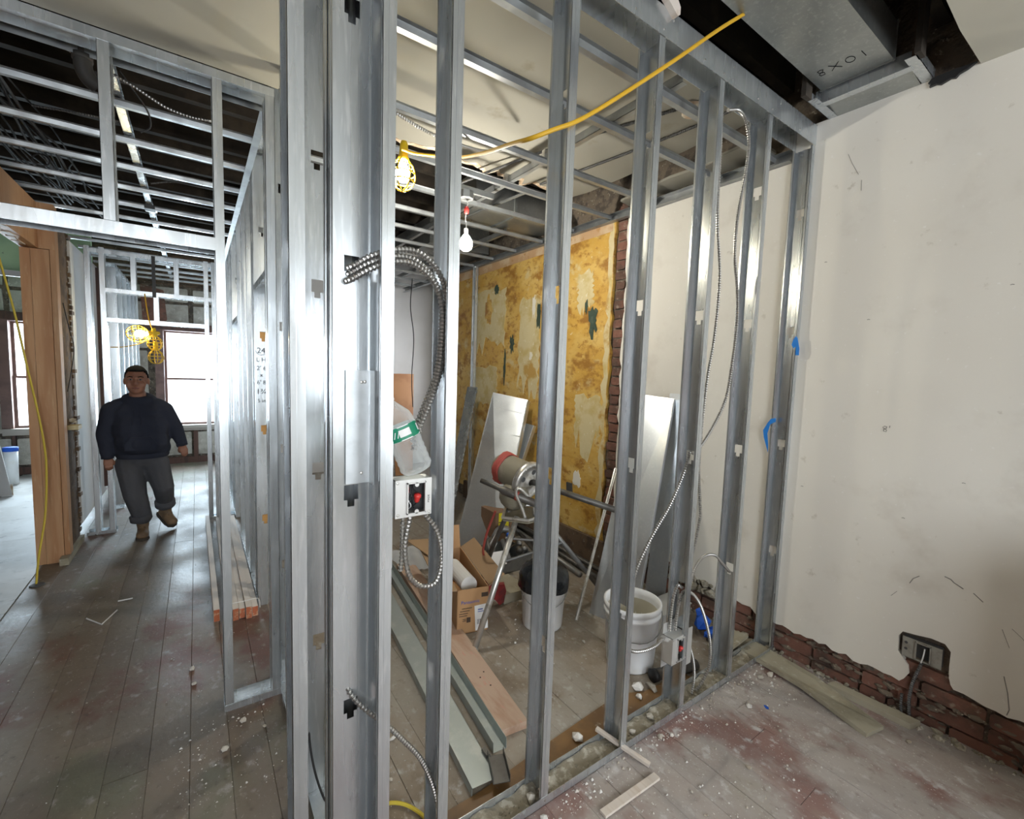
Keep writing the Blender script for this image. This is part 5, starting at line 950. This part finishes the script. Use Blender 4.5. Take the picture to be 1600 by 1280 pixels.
# sticks on the near floor, rubble
single('white_stick', MB().bar((1.105, .958, .006), (1.385, .950, .006), .028, .010), GREYB if False else PINEL, 'flat pale wooden stick on the floor in front of the near track', 'wood stick')
single('white_stick', MB().bar((1.322, 1.205, .045), (1.40, .995, .008), .018, .012), PINEL, 'pale splintered lath lying across the near bottom track', 'wood stick')
nm = [((2.30, 1.02), .014), ((2.36, 1.0), .02), ((2.05, .95), .013), ((1.55, 1.06), .016), ((1.60, 1.04), .012), ((0.93, 1.06), .012), ((1.72, .78), .010), ((1.44, .84), .008), ((0.99, 1.14), .024), ((0.93, 1.135), .022), ((1.02, 1.16), .018), ((1.47, 1.14), .016), ((1.60, 1.15), .02), ((1.25, 1.24), .03), ((1.70, 1.30), .035), ((1.76, 1.27), .028), ((1.66, 1.26), .022), ((.13, 2.08), .014), ((.06, 1.95), .016), ((-.04, 2.45), .012), ((-.05, 2.58), .014), ((.20, 2.0), .010), ((.62, 1.65), .014), ((.55, 1.48), .009), ((.66, 1.30), .010), ((1.42, 1.92), .008), ((1.75, 1.72), .012), ((2.02, .80), .008), ((1.86, .70), .007), ((2.48, .72), .012), ((2.42, .47), .014)]
for i, ((x, y), r_) in enumerate(nm):
    inb = YA < y < YA + .092
    tag(obj('plaster_chunk', MB().rock((x, y, r_ * .55 + (.002 if inb else 0)), r_, i), CRUMB if i % 3 else RUB, None, loc=(x, y, 0)), ('pale plaster chunk lying in the near bottom track' if inb else 'pale plaster chunk on the hall floor near the door frame foot' if x < .28 else 'pale plaster chunk on the room floor behind the near track' if y > 1.19 else 'pale plaster chunk on the near floor in front of the track'), 'rubble', 'plaster chunks in the track' if inb else 'plaster chunks in the hall' if x < .28 else 'plaster chunks in the room' if y > 1.19 else 'plaster chunks on the near floor')
def crumbs(name, label, spots, seed, mt):
    q = random.Random(seed); mb = MB()
    for (x0, x1, y0, y1, n_, r0, r1) in spots:
        for k in range(n_):
            x = q.uniform(x0, x1); y = q.uniform(y0, y1); r_ = q.uniform(r0, r1) * q.random() ** 1.5 + .0015; b = len(mb.v); h_ = r_ * 1.1
            for a in range(4):
                an = a * PI / 2 + q.random(); mb.v.append(Vector((x + r_ * math.cos(an), y + r_ * .8 * math.sin(an), .001)))
            mb.v.append(Vector((x + q.uniform(-.3, .3) * r_, y, .001 + h_)))
            mb.f += [(b, b + 1, b + 4), (b + 1, b + 2, b + 4), (b + 2, b + 3, b + 4), (b + 3, b, b + 4)]
    o = obj(name, mb, mt); return tag(o, label, 'debris', kind='stuff')
crumbs('floor_crumbs', 'fine white plaster crumbs strewn over the floors', [(0.9, 2.55, .62, 1.09, 330, .001, .006), (0.75, 2.5, 1.02, 1.094, 260, .002, .009), (2.1, 2.5, .85, 1.08, 90, .003, .010), (.45, 2.3, 1.3, 2.4, 260, .001, .006), (-.1, .24, 1.7, 2.15, 120, .001, .006), (-.8, .2, 1.8, 4.6, 160, .001, .004), (2.5, 2.6, .1, 2.2, 160, .003, .012), (1.5, 2.4, 1.9, 2.6, 120, .002, .007)], 8, CRUMB)
mb = MB(); nx = 150
for i in range(nx + 1):
    for j in range(6):
        x = .43 + (2.56 - .43) * i / nx; y = 1.1005 + .0175 * j; mb.v.append(Vector((x, y, .0018 + max(0, .006 + .016 * noise.noise(Vector((x * 14, y * 14, 1))) + .006 * noise.noise(Vector((x * 60, y * 60, 4)))))))
for i in range(nx):
    for j in range(5): mb.f.append((i * 6 + j, (i + 1) * 6 + j, (i + 1) * 6 + j + 1, i * 6 + j + 1))
tag(obj('track_dust', mb, DIRT, None, True), 'bed of grey dust filling the near bottom track', 'debris', kind='stuff')
crumbs('track_dirt', 'gravelly dirt lying in the near bottom track', [(0.45, 2.5, 1.10, 1.188, 900, .003, .011)], 9, DIRT)
q = random.Random(71); mb = MB()
for i in range(190):
    y = q.uniform(-.3, 2.3); r_ = .004 + .018 * q.random() ** 2.2; mb.rock((2.608 - abs(q.gauss(0, .022)), y, r_ * .5), r_, i, .8)
tag(obj('wall_foot_rubble', mb, DIRT), 'crumbled mortar heaped along the foot of the white wall', 'debris', kind='stuff')
mb = MB()
for i in range(120):
    y = q.uniform(-.3, 1.25); r_ = .006 + .016 * q.random() ** 2; b_ = len(mb.v); mb.rock((0, 0, 0), r_, i + 500, .9)
    z_ = q.uniform(.0, .15)
    for v in mb.v[b_:]: v.x, v.y, v.z = 2.613 + v.z * .5, y + v.x * 1.5, z_ + v.y * .8
tag(obj('mortar_smears', mb, MORTAR), 'dark mortar smeared over the bare bricks at the foot of the white wall', 'mortar', kind='stuff')
tag(obj('wall_hole_rubble', (lambda mb: [mb.rock((2.605, 1.4 + (i % 20) * .042, .16 + (i // 20) * .05), .02 + .016 * random.Random(i * 3).random(), i + 200, 1) for i in range(40)] and mb)(MB()), DIRT), 'broken plaster and mortar in the ragged wall foot behind the bays', 'debris', kind='stuff')
single('blue_scrap', MB().rock((2.11, .90, .006), .010, 77), BLUER, 'tiny blue scrap on the near floor beside the track', 'scrap')

# ------------------------------------------------------------------ the man walking up the hall
def cap(mb, a, b, ra, rb, n=12, sx=1.0, sy=1.0):
    a = Vector(a); b = Vector(b); k = 6
    pts = []; rr = []
    d = (b - a); L = d.length; u = d / L
    for i in range(4): q = -PI / 2 + PI / 2 * i / 4; pts.append(a + u * (ra * math.sin(q))); rr.append(max(ra * math.cos(q), ra * .05))
    for i in range(k + 1): pts.append(a + d * (i / k)); rr.append(ra + (rb - ra) * i / k)
    for i in range(1, 5): q = PI / 2 * i / 4; pts.append(b + u * (rb * math.sin(q))); rr.append(max(rb * math.cos(q), rb * .05))
    return mb.tube(pts, rr, n)
def chain(mb, pts):
    for (p, r1), (q, r2) in zip(pts, pts[1:]): cap(mb, p, q, r1, r2)
    return mb
def fused(name, mb, mt, parent, voxel, smooth=6):
    o = obj(name, mb, mt, parent, True)
    md = o.modifiers.new('r', 'REMESH'); md.mode = 'VOXEL'; md.voxel_size = voxel; md.use_smooth_shade = True
    ms = o.modifiers.new('s', 'SMOOTH'); ms.factor = 0.5; ms.iterations = smooth
    bpy.context.view_layer.update(); dg = bpy.context.evaluated_depsgraph_get()
    me = bpy.data.meshes.new_from_object(o.evaluated_get(dg)); me.name = name
    o.modifiers.clear(); old = o.data; o.data = me; bpy.data.meshes.remove(old)
    if not me.materials: me.materials.append(mt)
    for p in me.polygons: p.use_smooth = True
    return o
MX, MY = -0.40, 4.90
man = thing('person', 'man in a dark navy hooded sweatshirt and charcoal jeans walking toward the camera', 'person', (MX, MY, 0))
H = lambda x, z, y=0.0: Vector((x, MY + y, z))
sh_l, el_l, wr_l = H(-.575, 1.10), H(-.625, .885, .0), H(-.612, .70, -.04)
sh_r, el_r, wr_r = H(-.245, 1.10), H(-.165, .92, .02), H(-.118, .775, -.04)
hip_l, kn_l, an_l = H(-.475, .66), H(-.445, .365, -.05), H(-.405, .09, -.02)
hip_r, kn_r, an_r = H(-.315, .66), H(-.262, .41, .02), H(-.255, .165, .16)
hc = H(-.412, 1.335, -.02)
body = MB()
chain(body, [(H(-.405, 1.08), .05), (H(-.408, 1.17, -.005), .058), (H(-.41, 1.22, -.01), .058)])                       # neck
body.ell(hc + Vector((0, .012, .018)), .076, .092, .098); body.ell(hc + Vector((0, -.030, -.055)), .062, .062, .062); body.ell(hc + Vector((0, -.055, -.092)), .030, .030, .022)
body.ell(hc + Vector((-.038, -.062, -.036)), .030, .024, .030); body.ell(hc + Vector((.038, -.062, -.036)), .030, .024, .030)   # cheeks
chain(body, [(hc + Vector((0, -.080, .012)), .009), (hc + Vector((0, -.100, -.024)), .015), (hc + Vector((0, -.098, -.032)), .015)])
body.ell(hc + Vector((-.014, -.090, -.034)), .010, .010, .009); body.ell(hc + Vector((.014, -.090, -.034)), .010, .010, .009)
chain(body, [(hc + Vector((-.048, -.068, .022)), .010), (hc + Vector((.0, -.083, .020)), .010), (hc + Vector((.048, -.068, .022)), .010)])   # brow
for sgn in (-1, 1): body.ell(hc + Vector((sgn * .078, .01, -.012)), .010, .018, .030)
chain(body, [(H(-.405, 1.05), .09), (H(-.40, .9), .10), (H(-.395, .72), .085)]); chain(body, [(sh_l, .05), (H(-.405, 1.09), .06), (sh_r, .05)])
for a, b, c in ((sh_l, el_l, wr_l), (sh_r, el_r, wr_r)): chain(body, [(a, .048), (b, .040), (c, .026)])
for a, b, c in ((hip_l, kn_l, an_l), (hip_r, kn_r, an_r)): chain(body, [(a, .07), (b, .05), (c, .036)])
def hand(wr, dirn, side):    # palm, four curled fingers of unequal length and a thumb
    d = Vector(dirn).normalized(); across = Vector((1, 0, 0)); back = d.cross(across).normalized(); across = back.cross(d).normalized()
    palm = wr + d * .045
    for k in range(5): cap(body, wr + d * .005 + across * ((k - 2) * .005), palm + across * ((k - 2) * .0105) + d * .01, .016, .013, 8)
    for k, ln in enumerate((.034, .040, .036, .027)):
        base = palm + across * ((k - 1.5) * .0135) + d * .016
        p1 = base + d * ln * .55 + back * .004; p2 = p1 + d * ln * .40 - back * .014; p3 = p2 + d * ln * .22 - back * .016
        chain(body, [(base, .0078), (p1, .0074), (p2, .0068), (p3, .006)])
    tb = wr + d * .02 + across * (side * .022); t1 = tb + d * .022 + across * (side * .014) - back * .010; t2 = t1 + d * .024 - across * (side * .002) - back * .006
    chain(body, [(wr + d * .012 + across * side * .01, .013), (tb, .011), (t1, .0088), (t2, .0072)])
hand(wr_l, (.10, -.10, -1), 1); hand(wr_r, (.22, -.10, -1), -1)
fused('body', body, SKIN, man, .0062, 3)
hair = MB().ell(Vector((0, 0, 0)), .0805, .0975, .106, 30, 22); keep = []
line = lambda y: (.060 if y < -.055 else .060 + (y + .055) * (-.075 / .055) if y < 0 else -.015 - y * .65)      # hairline: forehead, temples, nape
for f in hair.f:
    c_ = sum((hair.v[i] for i in f), Vector()) / 4
    if c_.z > line(c_.y): keep.append(f)
hair.f = keep
for v in hair.v:
    w_ = 1 + .05 * noise.noise(v * 60) + (.05 if v.z > .05 else 0); v.x *= w_; v.y *= w_; v.z *= 1 + .03 * noise.noise(v * 45); v += hc + Vector((0, .012, .018))
o = obj('hair', hair, HAIRM, man, True, fix=False); md = o.modifiers.new('thickness', 'SOLIDIFY'); md.thickness = .008; md.offset = -1
for sgn in (-1, 1):
    obj('eyebrow', MB().tube([hc + Vector((sgn * .016, -.089, .026)), hc + Vector((sgn * .034, -.085, .031)), hc + Vector((sgn * .052, -.073, .025))], [.004, .0045, .003], 6), HAIRM, man, True)
    e = obj('eye', MB().ell(hc + Vector((sgn * .031, -.076, .006)), .013, .007, .006), EYEW, man, True); obj('iris', MB().ell(hc + Vector((sgn * .031, -.082, .006)), .006, .003, .0055), BLACKP, e, True)
obj('lips', MB().tube([hc + Vector((-.024, -.084, -.064)), hc + Vector((0, -.094, -.062)), hc + Vector((.024, -.084, -.064))], [.003, .0065, .003], 8), LIP, man, True)
ho = MB()
ho.ell(H(-.405, 1.055), .195, .125, .115); ho.ell(H(-.395, .93, -.015), .195, .155, .19); ho.ell(H(-.385, .82, -.03), .188, .165, .13); chain(ho, [(H(-.47, .76, -.01), .105), (H(-.30, .76, -.01), .105)])
chain(ho, [(H(-.53, 1.12), .062), (sh_l + Vector((-.005, 0, -.02)), .072), (el_l, .062), (wr_l + Vector((0, .004, .02)), .046)]); chain(ho, [(H(-.28, 1.12), .062), (sh_r + Vector((.005, 0, -.02)), .072), (el_r, .060), (wr_r + Vector((-.003, .004, .02)), .044)])
chain(ho, [(H(-.49, 1.165, .03), .04), (H(-.405, 1.19, .075), .05), (H(-.32, 1.165, .03), .04)]); chain(ho, [(H(-.49, 1.16, .02), .034), (H(-.455, 1.135, -.055), .03), (H(-.408, 1.105, -.085), .026)]); chain(ho, [(H(-.325, 1.16, .02), .034), (H(-.36, 1.135, -.055), .03), (H(-.408, 1.105, -.085), .026)])
for i_ in range(14):
    a_, b_ = 2 * PI * i_ / 14, 2 * PI * (i_ + 1) / 14; P_ = lambda q: H(-.408 + .078 * math.cos(q), 1.182 + .018 * math.sin(q), .008 + .080 * math.sin(q))
    cap(ho, P_(a_), P_(b_), .034, .034, 8)
hd_ = fused('hooded_sweatshirt', ho, HOODIE, man, .010, 6)
for wr, el in ((wr_l, el_l), (wr_r, el_r)):
    d = (wr - el).normalized(); obj('cuff', MB().tube([wr - d * .012, wr + d * .010], .0415, 16), HOODIE, hd_, True)
obj('waistband', MB().lathe([(.172, -.018), (.180, 0), (.174, .022)], 28, Matrix.Translation((-.386, MY - .016, .705)) @ Matrix.Diagonal((1, .86, 1, 1))), HOODIE, hd_, True)
obj('kangaroo_pocket', MB().prism([(-.49, .765), (-.28, .765), (-.28, .81), (-.32, .875), (-.45, .875), (-.49, .81)], MY - .193, MY - .186, lambda a, b, t_: (a, t_ + .25 * (a + .385) ** 2 * 6, b)), HOODIE, hd_)
for sgn in (-1, 1): obj('drawstring', MB().tube(spline([H(-.408 + sgn * .02, 1.10, -.105), H(-.408 + sgn * .024, 1.05, -.135), H(-.408 + sgn * .026, .98, -.165)], 4), .0035, 6), HOODIE, hd_)
je = MB(); chain(je, [(H(-.455, .69, .0), .105), (H(-.33, .69, .0), .105)]); je.ell(H(-.39, .67, .01), .165, .125, .10)
chain(je, [(hip_l + Vector((-.004, 0, -.03)), .100), (kn_l, .082), (an_l + Vector((0, -.005, .075)), .068)]); chain(je, [(hip_r + Vector((.004, 0, -.03)), .100), (kn_r, .080), (an_r + Vector((0, -.008, .07)), .066)])
jn = fused('jeans', je, JEANS, man, .009, 5)
for kn, an in ((kn_l, an_l), (kn_r, an_r)):
    d = (an - kn).normalized(); c_ = an - d * .075
    obj('rolled_cuff', MB().tube([c_ - d * .03, c_ - d * .024, c_ + d * .02, c_ + d * .028], [.066, .076, .077, .068], 18), JEANS, jn, True)
def boot(an, fwd, upd, lb):
    f = Vector(fwd).normalized(); u = Vector(upd); u = (u - f * u.dot(f)).normalized(); s_ = f.cross(u)
    mb = MB(); base = an - u * .075
    chain(mb, [(an + u * .05, .046), (an, .044)]); chain(mb, [(base + u * .032 - f * .02, .040), (base + u * .034 + f * .06, .040), (base + u * .030 + f * .125, .036)]); chain(mb, [(an, .042), (base + u * .045 + f * .05, .036)])
    for q in (-1, 1): cap(mb, base + u * .026 + s_ * q * .010 + f * .03, base + u * .026 + s_ * q * .012 + f * .125, .032, .032)
    b = fused('boot', mb, BOOT, man, .008, 3)
    so = MB()
    out = [(-.062, -.030), (-.062, .030), (-.03, .040), (.04, .042), (.10, .046), (.145, .036), (.165, .0), (.145, -.036), (.10, -.046), (.04, -.042), (-.03, -.040)]
    so.prism(out, -.014, .008, lambda a, c, t_: tuple(base + f * a + s_ * c + u * t_)); obj('sole', so, SOLE, b)
    obj('laces', MB().tube([base + f * .05 + u * .082 + s_ * .018, base + f * .065 + u * .074 - s_ * .018, base + f * .075 + u * .068 + s_ * .018, base + f * .09 + u * .062 - s_ * .018], .003, 5), SOLE, b)
boot(an_l, (.03, -1, 0), (0, 0, 1), 'l'); boot(an_r + Vector((0, 0, -.005)), (.45, -.75, -.42), (.2, -.3, 1), 'r')
